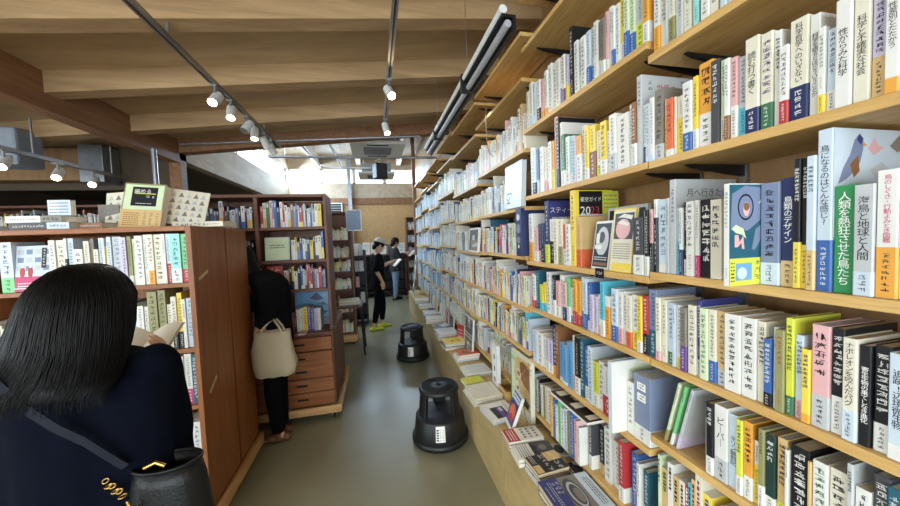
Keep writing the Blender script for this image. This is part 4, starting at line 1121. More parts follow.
# display book leaning on a stand, and the patterned panels behind
o = make_book(0.045, 0.262, 'c', '', 0, '', dep=0.19, seed=1001, name='book', spine_text=False)
art(o, 0, .19, .262, [('r', 0, 0, 1, 1, 'q'), ('r', .03, .42, .97, .97, 'f'), ('r', .2, .5, .82, .92, 'k'), ('t', '編める', .45, .83, .4, 0, 'w'), ('m', .54, .66, .64, .74, 1, 'w'), ('m', .67, .66, .77, .74, 1, 'w'), ('r', .27, .765, .78, .785, 'l'),
                        ('l', .32, .54, .7, .57, 1, 'w'), ('r', 0, 0, 1, .42, 'j'), ('m', .55, .08, .64, .36, 6, 'k'), ('m', .7, .08, .78, .36, 5, 'k'), ('m', .86, .08, .93, .36, 5, 'k'), ('l', .08, .06, .46, .36, 7, 'h')])
o.matrix_world = Matrix.Translation((-1.34, 2.10, ZT)) @ ROTZ(radians(2)) @ Matrix.Rotation(radians(-14), 4, 'X') @ Matrix.Rotation(radians(4), 4, 'Y')
tag(o, 'beige book with black title box and tan lower band, propped on the bookcase top', 'book')
for i, (x, rz, ry, lb) in enumerate(((-1.465, -4, -5, 'left'), (-1.19, 10, 9, 'right'))):
    o = make_book(0.012, 0.215, 'c', '', 0, '', dep=0.20, seed=1010+i, name='booklet', spine_text=False)
    its = [('r', .02, .02, .98, .98, 'c')]
    for a in range(5):
        for b_ in range(5):
            its.append(('p', [(.06+a*.18, .06+b_*.18), (.2+a*.18, .06+b_*.18), (.13+a*.18, .2+b_*.18)], 'x' if (a+b_) % 2 else 'g'))
    art(o, 0, .2, .215, its)
    o.matrix_world = Matrix.Translation((x, 2.20, ZT+0.003+(0.031 if i else 0))) @ ROTZ(radians(rz)) @ Matrix.Rotation(radians(-16), 4, 'X') @ Matrix.Rotation(radians(ry), 4, 'Y')
    tag(o, 'pale patterned booklet leaning %s of the beige display book' % lb, 'booklet', 'patterned booklets behind the display book')


def top_flat(label, x, y, w, dep, z, T, c_, spine='', name='book'):
    o = make_book(T, w, c_, spine, .38 if spine else 0, '', dep=dep, seed=int(-x*1000), name=name)
    # lay down with the spine to the front: thickness up, height along X
    o.matrix_world = Matrix.Translation((x+w/2, y, z)) @ ROTZ(0) @ Matrix(((0, 0, -1, 0), (1, 0, 0, 0), (0, 1, 0, 0), (0, 0, 0, 1)))
    return tag(o, label, 'book')


top_flat('dark book with pale blue spine end under the white one, bookcase top', -1.615, 2.03, 0.24, 0.16, ZT, 0.034, 'd', 'p')
top_flat('cream-edged white book lying on the dark book, bookcase top', -1.64, 2.035, 0.22, 0.15, ZT+0.035, 0.034, 'w', 'x')
top_flat('brown book lying flat beside the patterned booklet, bookcase top', -1.43, 2.06, 0.10, 0.13, ZT, 0.03, 'h')
top_flat('white book lying flat at the left frame edge, bookcase top', -1.86, 2.03, 0.16, 0.14, ZT, 0.022, 'w')
top_flat('large pale opened catalogue lying at the right end of the bookcase top', -1.0, 2.18, 0.26, 0.2, ZT, 0.032, 'c', '')
o = make_book(0.03, 0.078, 'p', '', 0, '', dep=0.095, seed=1040, name='book')
art(o, 0, .095, .078, [('r', .1, .1, .5, .9, 'w'), ('l', .1, .1, .9, .9, 4, 'B')])
o.matrix_world = Matrix.Translation((-1.60, 2.06, ZT+0.0705))
tag(o, 'small pale blue card box standing on the stacked books, bookcase top', 'box')
o = make_book(0.03, 0.14, 'x', '', 0, '', dep=0.10, seed=1041, name='book')
o.matrix_world = Matrix.Translation((-1.50, 2.22, ZT))
tag(o, 'taupe small book standing behind the stacked books, bookcase top', 'book')

# second case: hutch over drawers, on a dolly
cab = thing('drawer_bookcase', 'walnut bookcase with drawers below, behind the person with the tote bag', 'bookcase', (-1.50, 3.07, 0))
w = 1.09
MB().box(0, 0.028, 0.03, 0.36, 0.80, 2.03, DARKW).build('side_panel', cab, bevel=0.002)
MB().box(w-0.03, w, 0.03, 0.36, 0.80, 2.03, DARKW).build('side_panel', cab, bevel=0.006)
MB().box(0.028, w-0.03, 0.03, 0.36, 2.003, 2.029, DARKWX).build('top_panel', cab, bevel=0.002)
MB().box(0.028, w-0.03, 0.348, 0.36, 0.80, 2.0, DARKW).build('back_panel', cab)
MB().box(0.50, 0.53, 0.03, 0.347, 0.80, 2.0, DARKW).build('divider', cab)
for z in (1.742, 1.45, 1.185):
    MB().box(0.028, 0.499, 0.035, 0.347, z-0.024, z, DARKWX).build('shelf', cab)
    MB().box(0.531, w-0.03, 0.035, 0.347, z-0.024, z, DARKWX).build('shelf', cab)
b = MB()
b.box(0, w, -0.02, 0.86, 0.775, 0.799, DARKWX)
b.build('counter', cab, bevel=0.003)
b = MB()
b.box(0, w, 0.0, 0.85, 0.13, 0.774, DARKW)
b.build('drawer_carcass', cab, bevel=0.002)
for k in range(5):
    z0 = 0.14+k*0.126
    op = 0.03 if k in (3, 4) else 0.0
    for (a, b_) in ((0.01, 0.535), (0.545, w-0.012)):
        dr = MB().box(a, b_, -0.019-op, -0.0005, z0+0.004, z0+0.119, CHERRYX)
        d_ = dr.build('drawer', cab, bevel=0.003)
        h = MB().box((a+b_)/2-0.045, (a+b_)/2+0.045, -0.0215-op, -0.0192-op, z0+0.055, z0+0.072, DARKHOLE)  # flat black plate; the shade inside the slot is its colour
        h.build('finger_slot', d_)
dolly('pine dolly with casters under the walnut drawer bookcase', -1.30, -0.365, 3.03, 3.95, 0.062, 0.129)
# items on its shelves that stand out
o = make_book(0.02, 0.215, 'r', '', 0, '', dep=0.13, seed=1101, name='book', spine_text=False)
art(o, 0, .13, .215, [('m', .15, .7, .45, .92, 1, 'w'), ('m', .55, .7, .85, .92, 1, 'w'), ('l', .15, .4, .85, .65, 3, 'w'), ('r', 0, 0, 1, .2, 'r')])
o.matrix_world = Matrix.Translation((-0.945, 3.13, 1.1885)) @ Matrix.Rotation(radians(-6), 4, 'X')
tag(o, 'red face-out book with white characters on the walnut bookcase', 'book')
o = make_book(0.02, 0.205, 'g', '', 0, '', dep=0.2, seed=1102, name='book', spine_text=False)
art(o, 0, .2, .205, [('r', .03, .03, .97, .97, 'f'), ('l', .2, .5, .8, .7, 2, 'd')])
o.matrix_world = Matrix.Translation((-0.945, 3.13, 1.4535)) @ Matrix.Rotation(radians(-6), 4, 'X')
tag(o, 'pale grey-green face-out book above the red one, walnut bookcase', 'book')
o = make_book(0.02, 0.27, 'C', '', 0, '', dep=0.33, seed=1103, name='picture_book', spine_text=False)
art(o, 0, .33, .27, [('r', .0, .0, 1, 1, 'C'), ('p', [(.1, .2), (.5, .4), (.9, .2), (.8, .1)], 't'), ('p', [(.4, .7), (.6, .9), (.8, .65), (.6, .6)], 'n'), ('p', [(.6, .5), (.8, .56), (.9, .4)], 'd')])
o.matrix_world = Matrix.Translation((-0.79, 3.30, 0.8)) @ Matrix.Rotation(radians(-8), 4, 'X') @ Matrix.Translation((0, 0, 0.08))
o.matrix_world = Matrix.Translation((-0.78, 3.36, 0.868)) @ Matrix.Rotation(radians(-5), 4, 'X')
tag(o, 'sky-blue picture book with dark birds, face-out above the counter books', 'book')
o = MB().box(0, 0.34, 0, 0.012, 0, 0.066, CARTON).box(0, 0.34, 0.012, 0.06, 0, 0.006, CARTON).build('riser', loc=(-0.785, 3.335, 0.7995))
tag(o, 'grey riser behind the counter books, under the sky-blue picture book', 'riser')
yy = 0
xs = -0.98
for i, c_ in enumerate('jhcxcwsmkwwyvbuw'):
    T = [.034, .03, .036, .03, .034, .02, .024, .018, .02, .03, .024, .034, .028, .024, .03, .024][i]
    H = [.15, .155, .15, .145, .14, .15, .16, .155, .15, .2, .21, .22, .22, .21, .2, .2][i]
    mtx = Matrix.Translation((xs+T, 3.13, 0.7995)) @ Matrix.Rotation(pi/2, 4, 'Z')
    o = make_book(T, H, c_, '', 0, '', seed=1120+i, mtx=mtx, dep=0.13)
    xs += T+0.0015
    tag(o, '%s-spined book, %s from left on the walnut bookcase counter' % (PAL[c_][0], nth(i+1)), 'book', 'books on the walnut counter')
    if xs > -0.50:
        break
for i, (x, c_) in enumerate(((-0.86, 'w'), (-0.66, 's'))):
    flat_book(['white leaflet lying on the walnut counter left of the pink one', 'pink and white leaflet at the walnut counter\'s right front corner'][i], x, 3.083, 0.7995, .06, .16, .012, c_, [('l', .1, .1, .9, .9, 5, 'g' if i == 0 else 'r')], turn=90, name='leaflet', cat='leaflet')

# third case and table further down the aisle
bookcase('tall dark bookcase beyond the walnut one, yellow-spined magazines on its shelves', -1.25, -0.345, 5.2, 5.5, 0.16, 2.05, (0.187, 0.50, 0.862, 1.137, 1.35, 1.62), DARKW, DARKWX)
dolly('pine dolly under the tall dark bookcase beyond the table', -1.27, -0.33, 5.16, 5.56, 0.05, 0.159)
o = MB().box(0, 0.20, 0, 0.05, 0, 0.29, mat('blue_grey_panel', (128, 150, 178), 0.4)).build('notice_board', loc=(-0.40, 5.13, 1.765), bevel=0.004)
fr_ = MB().box(-0.012, 0, -0.004, 0.054, -0.012, 0.302, GREYM).box(0.20, 0.212, -0.004, 0.054, -0.012, 0.302, GREYM).box(0, 0.2, -0.004, 0.054, -0.012, 0, GREYM).box(0, 0.2, -0.004, 0.054, 0.29, 0.302, GREYM)
fr_.build('frame', o)
tag(o, 'blue-grey framed board fixed to the dark bookcase end, above the black rack', 'board')
tb = thing('display_table', 'dark-legged table with pale paper stacks in front of the dark bookcase', 'table', (-0.92, 4.62, 0))
MB().box(0, 0.70, 0, 0.42, 0.672, 0.70, DARKWX).build('table_top', tb, bevel=0.003)
for x in (0.02, 0.68):
    for y in (0.02, 0.40):
        MB().tube([(x, y, 0.671), (x+(0.03 if x > .3 else 0), y, 0.0)], [0.016, 0.012], BLACKM, 10).build('leg', tb)
pile('white paper stack on the dark-legged table, left', -0.72, 4.83, 0.2, 0.26, 'wcw', [('l', .1, .2, .9, .9, 6, 'g')], .02, z=0.70, name='leaflet', cat='leaflet')
pile('cream paper stack on the dark-legged table, right', -0.40, 4.83, 0.2, 0.28, 'wwc', [('l', .1, .2, .9, .9, 6, 'j')], .022, z=0.70, turn=6, name='leaflet', cat='leaflet')
rk = thing('black_rack', 'black rack of leaflets behind the person in the cap', 'rack', (-0.44, 6.32, 0))
MB().box(0, 0.03, 0, 0.4, 0, 1.42, BLACKM).build('side_panel', rk)
MB().box(0.22, 0.25, 0, 0.4, 0, 1.42, BLACKM).build('side_panel', rk)
for k in range(5):
    MB().box(0.03, 0.22, 0.0, 0.4, 0.1+k*0.3, 0.115+k*0.3, BLACKM).build('shelf', rk)
MB().box(0.03, 0.22, 0.385, 0.4, 0.1, 1.42, BLACKM).build('back_panel', rk)
for k, c_ in enumerate('wgpwsw'):
    z = [1.315, 1.315, 1.015, 1.015, 0.715, 0.415][k]
    o = make_book(0.03, .21 if z > 1.3 else .2, c_, '', 0, '', dep=0.08, seed=1200+k, name='leaflet', spine_text=False)
    o.matrix_world = Matrix.Translation((-0.405+(k % 2)*0.09, 6.36, z+0.0065)) @ Matrix.Rotation(radians(-10), 4, 'X')
    tag(o, '%s leaflet, %s in the black rack' % (PAL[c_][0], ['left on top', 'right on top', 'left on the upper shelf', 'right on the upper shelf', 'on the middle shelf', 'on the lower shelf'][k]), 'leaflet', 'leaflets in the black rack')
# far counter before the end wall with standing cards
ct = thing('far_counter', 'dark shelving counter before the far wall, behind the two readers', 'counter', (-1.0, 9.15, 0))
MB().box(0, 1.8, 0, 0.4, 1.16, 1.2, DARKWX).build('counter_top', ct)
for x in (0, 0.6, 1.2, 1.77):
    MB().box(x, x+0.03, 0, 0.4, 0, 1.159, BLACKM).build('side_panel', ct)
for k in range(4):
    MB().box(0.03, 1.77, 0.02, 0.384, 0.15+k*0.27, 0.175+k*0.27, BLACKM).build('shelf', ct)
MB().box(0.03, 1.77, 0.385, 0.4, 0.0, 1.158, BLACKM).build('back_panel', ct)
for k, (x, h, c_) in enumerate(((-0.82, .34, 'w'), (-0.58, .32, 'c'), (-0.34, .34, 'w'), (-0.12, .33, 'c'), (0.1, .3, 'w'), (0.34, .26, 'd'), (0.62, .3, 'w'))):
    o = make_book(0.02, h, c_, '', 0, '', dep=0.19, seed=1250+k, name='display_card', spine_text=False)
    art(o, 0, .19, h, [('l', .1, .5, .9, .9, 4, 'x'), ('e', .5, .3, .2, .1, 'g')])
    o.matrix_world = Matrix.Translation((x, 9.25, 1.2005)) @ Matrix.Rotation(radians(-8), 4, 'X')
    tag(o, '%s display card, %s from left on the far counter' % (PAL[c_][0], nth(k+1)), 'card', 'cards on the far counter')
bookcase('dark far-corner case with white files, at the end of right shelving', 0.86, 1.18, 9.05, 9.45, 0.0, 2.2, (0.05, .45, .8, 1.15, 1.5, 1.85), DARKW, DARKWX)
# louvred unit on the far wall
lv = thing('louvre_vent', 'grey slatted vent with a pale frame on the far wall, left of the panelling', 'vent', (-1.42, 9.52, 2.22))
MB().box(0, 0.55, 0.02, 0.045, 0, 0.42, BLACKM).build('backing', lv)
MB().box(-0.03, 0, 0, 0.045, -0.03, 0.45, WHITEM).box(0.55, 0.58, 0, 0.045, -0.03, 0.45, WHITEM).box(0, 0.55, 0, 0.045, -0.03, 0, WHITEM).box(0, 0.55, 0, 0.045, 0.42, 0.45, WHITEM).build('frame', lv)
for k in range(6):
    MB().box(0.2, 0.549, 0.0, 0.019, 0.03+k*0.065, 0.055+k*0.065, GREYM).build('slat', lv)

# far-left shelves in the dark annexe
bookcase('low dark bookcase in the left annexe, seen past the bookcase top', -5.2, -2.6, 4.5, 4.85, 0.0, 2.12, (0.05, .5, .86, 1.2, 1.54, 1.83), DARKW, DARKWX, dividers=(-4.3, -3.4))

# ------------------------------------------------------------------ step stools
def stool(x, y, rz, label):
    t = thing('step_stool', label, 'stool', (x, y, 0), rz, 'black round step stools')
    sg = 40
    b = MB()
    b.lathe([(0.205, 0.012), (0.222, 0.014), (0.224, 0.045), (0.212, 0.055)], BLKPL, sg)
    b.build('rubber_skirt', t)
    b = MB()
    b.lathe([(0.20, 0.03), (0.207, 0.055), (0.190, 0.205), (0.182, 0.215), (0.168, 0.218)], BLKPL, sg)
    b.build('lower_drum', t)
    b = MB()
    b.lathe([(0.175, 0.2185), (0.172, 0.221), (0.02, 0.221), (0.01, 0.2185)], STEPTOP, sg)
    b.build('lower_tread', t)
    for k in range(3):
        a0 = radians(90+120*k-19)
        a1 = radians(90+120*k+19)
        rings = []
        for zz, ro in ((0.2215, 0.168), (0.30, 0.160), (0.395, 0.152)):
            n = 8
            out = [(ro*cos(a0+(a1-a0)*q/n), ro*sin(a0+(a1-a0)*q/n), zz) for q in range(n+1)]
            inn = [((ro-0.03)*cos(a1-(a1-a0)*q/n), (ro-0.03)*sin(a1-(a1-a0)*q/n), zz) for q in range(n+1)]
            rings.append(out+inn)
        MB().ring(rings, BLKPL, smooth=False).build('leg', t, bevel=0.003)
    b = MB()
    b.lathe([(0.12, 0.3955), (0.153, 0.3955), (0.158, 0.405), (0.155, 0.42), (0.147, 0.428), (0.142, 0.428)], BLKPL, sg)
    b.build('upper_ring', t)
    b = MB()
    b.lathe([(0.141, 0.4283), (0.139, 0.4315), (0.03, 0.4325), (0.01, 0.432)], STEPTOP, sg)
    for k in range(7):
        rr = 0.03+k*0.017
        b.lathe([(rr, 0.4322), (rr+0.003, 0.4342), (rr+0.006, 0.4322)], STEPTOP, sg)
    b.build('top_tread', t)
    lb = MB()
    P = lambda a, z: ((0.2085-(z-0.055)*0.113)*cos(-pi/2+a/0.2), (0.2085-(z-0.055)*0.113)*sin(-pi/2+a/0.2), z)
    a0, a1 = -0.035, 0.035
    for q in range(5):
        u0 = a0+(a1-a0)*q/5
        u1_ = a0+(a1-a0)*(q+1)/5
        lb.quad(P(u0, .085), P(u1_, .085), P(u1_, .20), P(u0, .20), INKW)
    P3 = lambda a, z: tuple(Vector(P(a, z))*1.0015+Vector((0, 0, z-z*1.0015)))
    for q in range(5):
        lb.quad(P3(-.03, .095+q*.018), P3(-.012, .095+q*.018), P3(-.012, .106+q*.018), P3(-.03, .106+q*.018), INK)
        for z in (0, .004, .008):
            lb.quad(P3(-.006, .096+q*.018+z), P3(.029-.004*((q+int(z*500)) % 3), .096+q*.018+z), P3(.029-.004*((q+int(z*500)) % 3), .0978+q*.018+z), P3(-.006, .0978+q*.018+z), cm('d'))
    lb.quad(P3(-.03, .188), P3(.03, .188), P3(.03, .196), P3(-.03, .196), cm('l'))
    lb.build('instruction_label', t)
    return t


stool(0.437, 2.50, radians(-10), 'black step stool nearest the camera, in front of the cream packet bench')
stool(0.425, 4.33, radians(-14), 'black step stool farther down the aisle, before the person in the cap')

# ------------------------------------------------------------------ ceiling fittings
def track(label, x, y0, y1, z, hang):
    t = thing('lighting_track', label, 'lighting track', (x, y0, z))
    MB().box(-0.018, 0.018, 0, y1-y0, 0, 0.03, GREYM).box(-0.006, 0.006, 0.01, y1-y0-0.01, -0.001, 0.0, BLACKM).build('rail', t, bevel=0.002)
    for y in hang:
        zz = zj(x)
        MB().cyl((0, y-y0, 0.03), (0, y-y0, zz-z+0.0), 0.008, 0.008, GREYM, 10).build('hanger', t)
    return t


def spot(label, x, y, z, aim, energy=10, group='spotlights', lit=True):
    t = thing('spotlight', label, 'spotlight', (x, y, z), 0, group)
    MB().cyl((0, 0, 0), (0, 0, -0.06), 0.009, 0.009, GREYM, 12).box(-0.02, 0.02, -0.03, 0.03, -0.012, -0.0005, GREYM).build('bracket', t)
    d = (Vector(aim)-Vector((x, y, z-0.09))).normalized()
    c = Vector((0, 0, -0.09))
    h = MB()
    h.cyl(c-d*0.055, c+d*0.055, 0.034, 0.034, WHITEM, 20)
    h.cyl(c+d*0.0551, c+d*0.062, 0.034, 0.031, GREYM, 20)
    h.build('lamp_head', t)
    if lit:
        l_ = MB().cyl(c+d*0.0621, c+d*0.0635, 0.028, 0.028, LENSW, 20)
        l_.build('lens', t)
        L = D.lights.new('spotlight_beam', 'SPOT')
        L.energy = energy
        L.color = (1.0, 0.88, 0.70)
        L.spot_size = radians(70)
        L.spot_blend = 0.7
        L.shadow_soft_size = 0.03
        lo = D.objects.new('spotlight_beam', L)
        COL.objects.link(lo)
        lo.parent = t
        lo.location = c+d*0.08
        lo.rotation_euler = d.to_track_quat('-Z', 'Y').to_euler()
    return t


track('grey lighting track along the aisle carrying six spotlights', -1.06, 0.3, 4.3, 2.74, (0.8, 2.15, 3.77))
sp = [(2.68, (-1.2, 1.4, 1.4), 1, 'first'), (2.94, (-0.9, 1.9, 1.0), 1, 'second'), (3.27, (-1.5, 2.6, 1.6), 0, 'third'), (3.45, (-1.0, 3.0, 1.3), 1, 'fourth'), (3.75, (-0.7, 4.7, 1.2), 0, 'fifth'), (3.98, (-0.5, 4.9, 1.0), 0, 'sixth')]
for y, aim, lit, nm in sp:
    spot('%s spotlight from the camera on the long aisle track, %s' % (nm, 'lit' if lit else 'unlit and turned away'), -1.06, y, 2.74, aim, 14, 'spotlights on the long aisle track', bool(lit))
track('grey lighting track over the middle of the aisle with two spotlights', 0.16, 0.4, 3.5, 2.80, (1.0, 2.15, 3.2))
spot('nearer lit spotlight on the middle track, beside the light bar', 0.16, 2.54, 2.80, (0.55, 1.3, 1.4), 24, 'spotlights on the middle track')
spot('farther lit spotlight at the middle track\'s end', 0.16, 3.36, 2.80, (0.5, 2.5, 0.9), 20, 'spotlights on the middle track')
track('white lighting track in the left annexe with three lit spotlights', -2.62, 1.9, 4.3, 2.36, (2.2, 3.3, 4.1))
for y, nm in ((3.08, 'left'), (3.5, 'middle'), (3.86, 'right')):
    spot('%s one of three lit spotlights under the annexe track' % nm, -2.62, y, 2.36, (-2.2, y-1.2, 1.2), 9, 'spotlights on the annexe track')

# linear light hung in front of the right-hand shelves
lb = thing('linear_light', 'long twin tube light hung before the top of the right shelves', 'light', (0.60, 1.335, 2.53))
b = MB()
b.box(-0.03, 0.035, 0, 2.15, 0.0, 0.012, BLACKM).box(0.02, 0.036, 0, 2.15, -0.05, 0.0, BLACKM)
b.build('housing', lb)
MB().cyl((-0.022, 0.0, 0.031), (-0.022, 2.15, 0.031), 0.018, 0.018, WHITEM, 14).build('tube_cover', lb)
MB().cyl((0.0, 0.005, -0.024), (0.0, 2.145, -0.024), 0.0165, 0.0165, TUBE, 14).build('tube_lamp', lb)
for y in (0.62, 1.58):
    MB().box(-0.044, 0.042, y-0.014, y+0.014, -0.052, 0.054, BLACKM).build('clip', lb)
    MB().cyl((0, y, 0.055), (0, y, zj(0.6)-2.53), 0.0022, 0.0022, STEEL, 6).build('wire', lb)
L = D.lights.new('tube_lamp_light', 'AREA')
L.shape = 'RECTANGLE'
L.size = 2.1
L.size_y = 0.05
L.energy = 2
L.color = (1, 0.95, 0.86)
lo = D.objects.new('tube_lamp_light', L)
COL.objects.link(lo)
lo.parent = lb
lo.location = (0.03, 1.07, -0.06)
lo.rotation_euler = (Vector((0.25, 0, -0.9)).to_track_quat('-Z', 'X')).to_euler()

# cable hanging from the upper shelf
o = MB().tube([(0.893, 2.45, 2.60), (0.884, 2.44, 2.52), (0.882, 2.43, 2.38), (0.885, 2.41, 2.26), (0.888, 2.33, 2.19)], 0.003, mat('cream_cable', (150, 134, 108), 0.7), 8).build('power_cable')
tag(o, 'cream cable hanging from the upper shelf of the third bay', 'cable')

# conduit pipe standing behind the display book
o = MB().cyl((-2.13, 3.9, 0.0), (-2.13, 3.9, 2.60), 0.024, 0.024, STEEL, 14).build('conduit_pipe')
tag(o, 'grey-blue vertical conduit pipe behind the display book on the bookcase', 'pipe')
# boxes and ducts in the annexe
ac = thing('wall_air_unit', 'blue-grey air unit at the left frame edge of the annexe', 'air unit', (-3.35, 3.55, 2.36))
MB().box(0, 0.42, 0, 0.25, 0, 0.32, CARTON).build('casing', ac, bevel=0.02)
MB().box(0.03, 0.39, -0.006, -0.0005, 0.02, 0.07, BLACKM).build('louvre', ac)
MB().cyl((0.2, 0.12, 0.32), (0.2, 0.12, zj(-3.15)-2.36), 0.012, 0.012, STEEL, 8).build('hanger', ac)
dk = thing('ventilation_duct', 'wood-brown duct with grey metal end box under the annexe ceiling', 'duct', (-3.49, 4.34, 2.35))
MB().box(-0.5, 0.42, 0.03, 0.22, 0.02, 0.36, BACKB).build('duct_run', dk)
MB().box(0.421, 0.64, 0.0, 0.25, 0, 0.40, STEEL).build('end_box', dk, bevel=0.004)
MB().cyl((0.1, 0.12, 0.36), (0.1, 0.12, zj(-3.39)+.2-2.35), 0.01, 0.01, STEEL, 8).build('hanger', dk)
MB().cyl((0.55, 0.12, 0.40), (0.55, 0.12, zj(-2.94)+.2-2.35), 0.01, 0.01, STEEL, 8).build('hanger', dk)

o = MB().cyl((-2.17, 4.45, 2.80), (0.66, 4.45, 2.985), 0.014, 0.014, STEEL, 10).build('cable_conduit')
tag(o, 'thin grey conduit running along the crossing beam', 'conduit')
o = MB().cyl((-2.12, 5.2, 3.33), (-2.12, 9.5, 3.37), 0.014, 0.014, STEEL, 10)
for y in (5.8, 7.6):
    o.cyl((-2.12, y, 3.34), (-2.12, y, 3.95), 0.005, 0.005, STEEL, 6)
o = o.build('conduit_pipe')
tag(o, 'thin pipe running along under the side clerestory window', 'pipe')
# far ceiling: pipe, cable tray, air cassette, speaker
o = MB().cyl((-1.66, 6.0, 3.05), (1.19, 6.0, 3.08), 0.022, 0.022, STEEL, 12)
for x in (-1.4, -0.2, 0.8):
    o.cyl((x, 6.0, 3.07), (x, 6.0, 3.95), 0.005, 0.005, STEEL, 6)
o = o.build('sprinkler_pipe')
tag(o, 'pale blue-grey horizontal pipe crossing the far ceiling', 'pipe')
ct = thing('cable_tray', 'white U-shaped conduit frame under the far ceiling', 'conduit', (0, 0, 0))
f_ = MB()
for x in (-1.05, -0.62):
    f_.tube([(x, 4.95, 3.10), (x, 7.6, 3.22)], 0.022, WHITEM, 8)
f_.tube([(-1.05, 4.95, 3.10), (0.05, 4.95, 3.10)], 0.022, WHITEM, 8)
f_.tube([(-1.05, 7.6, 3.22), (0.0, 7.6, 3.22)], 0.018, WHITEM, 8)
f_.build('conduit', ct)
hg = MB()
for x, y in ((-1.05, 5.2), (-0.62, 7.2), (-0.2, 4.96)):
    hg.cyl((x, y, 3.1), (x, y, 3.95), 0.005, 0.005, STEEL, 6)
hg.build('hanger', ct)
ca = thing('ceiling_air_cassette', 'white square air cassette hung under the far ceiling', 'air conditioner', (-0.30, 4.98, 3.02))
MB().box(0, 0.82, 0, 0.82, 0, 0.05, WHITEM).build('panel', ca, bevel=0.01)
MB().box(0.08, 0.74, 0.08, 0.74, 0.0505, 0.26, GREYM).build('body', ca)
g = MB()
g.box(0.2, 0.62, 0.2, 0.62, -0.004, -0.0005, mat('grille_grey', (92, 96, 104), 0.6))
for k in range(7):
    g.box(0.22, 0.60, 0.22+k*0.055, 0.235+k*0.055, -0.008, -0.004, GREYM)
g.build('grille', ca)
for q in ((0.25, 0.57, 0.07, 0.11), (0.25, 0.57, 0.71, 0.75)):
    MB().box(*q, -0.006, -0.0005, BLACKM).build('louvre', ca)
for x, y in ((0.12, 0.12), (0.70, 0.12), (0.12, 0.70), (0.70, 0.70)):
    MB().cyl((x, y, 0.26), (x, y, 0.93), 0.005, 0.005, STEEL, 6).build('hanger', ca)
ca2 = thing('ceiling_air_cassette', 'second, farther air cassette behind the hanging speaker', 'air conditioner', (-0.30, 7.6, 3.10))
MB().box(0, 0.82, 0, 0.82, 0, 0.05, WHITEM).build('panel', ca2, bevel=0.01)
MB().box(0.08, 0.74, 0.08, 0.74, 0.0505, 0.26, GREYM).build('body', ca2)
MB().box(0.2, 0.62, 0.2, 0.62, -0.004, -0.0005, MATS['grille_grey']).build('grille', ca2)
for x, y in ((0.12, 0.12), (0.70, 0.12), (0.12, 0.70), (0.70, 0.70)):
    MB().cyl((x, y, 0.26), (x, y, 0.85), 0.005, 0.005, STEEL, 6).build('hanger', ca2)
sk = thing('speaker', 'black speaker box hung below the far ceiling pipe', 'speaker', (0.15, 6.15, 2.72), radians(24))
MB().box(-0.11, 0.11, -0.09, 0.09, 0, 0.27, BLKPL).build('cabinet', sk, bevel=0.012)
MB().box(-0.095, 0.095, -0.096, -0.0905, 0.02, 0.25, mat('speaker_cloth', (44, 46, 50), 0.9, scale=300, bump=0.2)).build('grille', sk)
MB().cyl((0, 0, 0.27), (0, 0, 0.32), 0.012, 0.012, STEEL, 10).box(-0.07, 0.07, -0.02, 0.02, 0.32, 0.326, STEEL).cyl((0, 0, 0.326), (0, 0, 1.23), 0.01, 0.01, STEEL, 10).build('bracket', sk)

# ------------------------------------------------------------------ the rest of the books, too many and too small to tell apart
class SB:
    def __init__(s):
        s.v = []
        s.f = []
        s.c = []

    def q(s, a, b, c, d, col):
        o = len(s.v)
        s.v += [tuple(a), tuple(b), tuple(c), tuple(d)]
        s.f.append((o, o+1, o+2, o+3))
        s.c.append(col)

    def book(s, O, U_, V_, T, H, dep, col, band, fr, R, detail):
        """O foot of the spine's left edge, U_ along the row to the right, V_ into the shelf."""
        Z = Vector((0, 0, 1))
        p = lambda a, b, c: O+U_*a+V_*b+Z*c
        paper = lin(R.choice(((224, 218, 202), (206, 194, 164), (198, 200, 202))))
        dk = tuple(x for x in col)
        s.q(p(0, 0, 0), p(T, 0, 0), p(T, 0, H), p(0, 0, H), col)
        s.q(p(0, dep, 0), p(0, 0, 0), p(0, 0, H), p(0, dep, H), dk)
        s.q(p(T, 0, 0), p(T, dep, 0), p(T, dep, H), p(T, 0, H), dk)
        s.q(p(0, 0, H), p(T, 0, H), p(T, dep, H), p(0, dep, H), paper)
        s.q(p(T, dep, 0), p(0, dep, 0), p(0, dep, H), p(T, dep, H), dk)
        s.q(p(0, dep, 0), p(T, dep, 0), p(T, 0, 0), p(0, 0, 0), dk)
        e = -0.0012
        if band:
            s.q(p(0, e, 0), p(T, e, 0), p(T, e, fr*H), p(0, e, fr*H), band)
        ink = lin((40, 40, 46)) if sum(col) > 0.9 else lin((228, 224, 214))
        if R.random() < 0.2 and sum(col) > 0.9:
            ink = lin(R.choice(((150, 40, 50), (40, 70, 130), (40, 100, 70))))
        e2 = -0.0016
        n = detail
        z = H*0.93
        for _ in range(n):
            h = H*R.uniform(0.03, 0.06)
            w = T*R.uniform(0.25, 0.5)
            if z-h < (fr*H if band else 0.05*H):
                break
            s.q(p(T/2-w/2, e2, z-h), p(T/2+w/2, e2, z-h), p(T/2+w/2, e2, z), p(T/2-w/2, e2, z), ink)
            z -= h*R.uniform(1.3, 1.7)

    def build(s, name, mt):
        me = D.meshes.new(name)
        me.from_pydata(s.v, [], s.f)
        ca = me.color_attributes.new('spine', 'FLOAT_COLOR', 'CORNER')
        buf = []
        for f_, c in zip(s.f, s.c):
            for _ in f_:
                buf += [c[0], c[1], c[2], 1.0]
        ca.data.foreach_set('color', buf)
        me.materials.append(mt)
        o = D.objects.new(name, me)
        COL.objects.link(o)
        return o


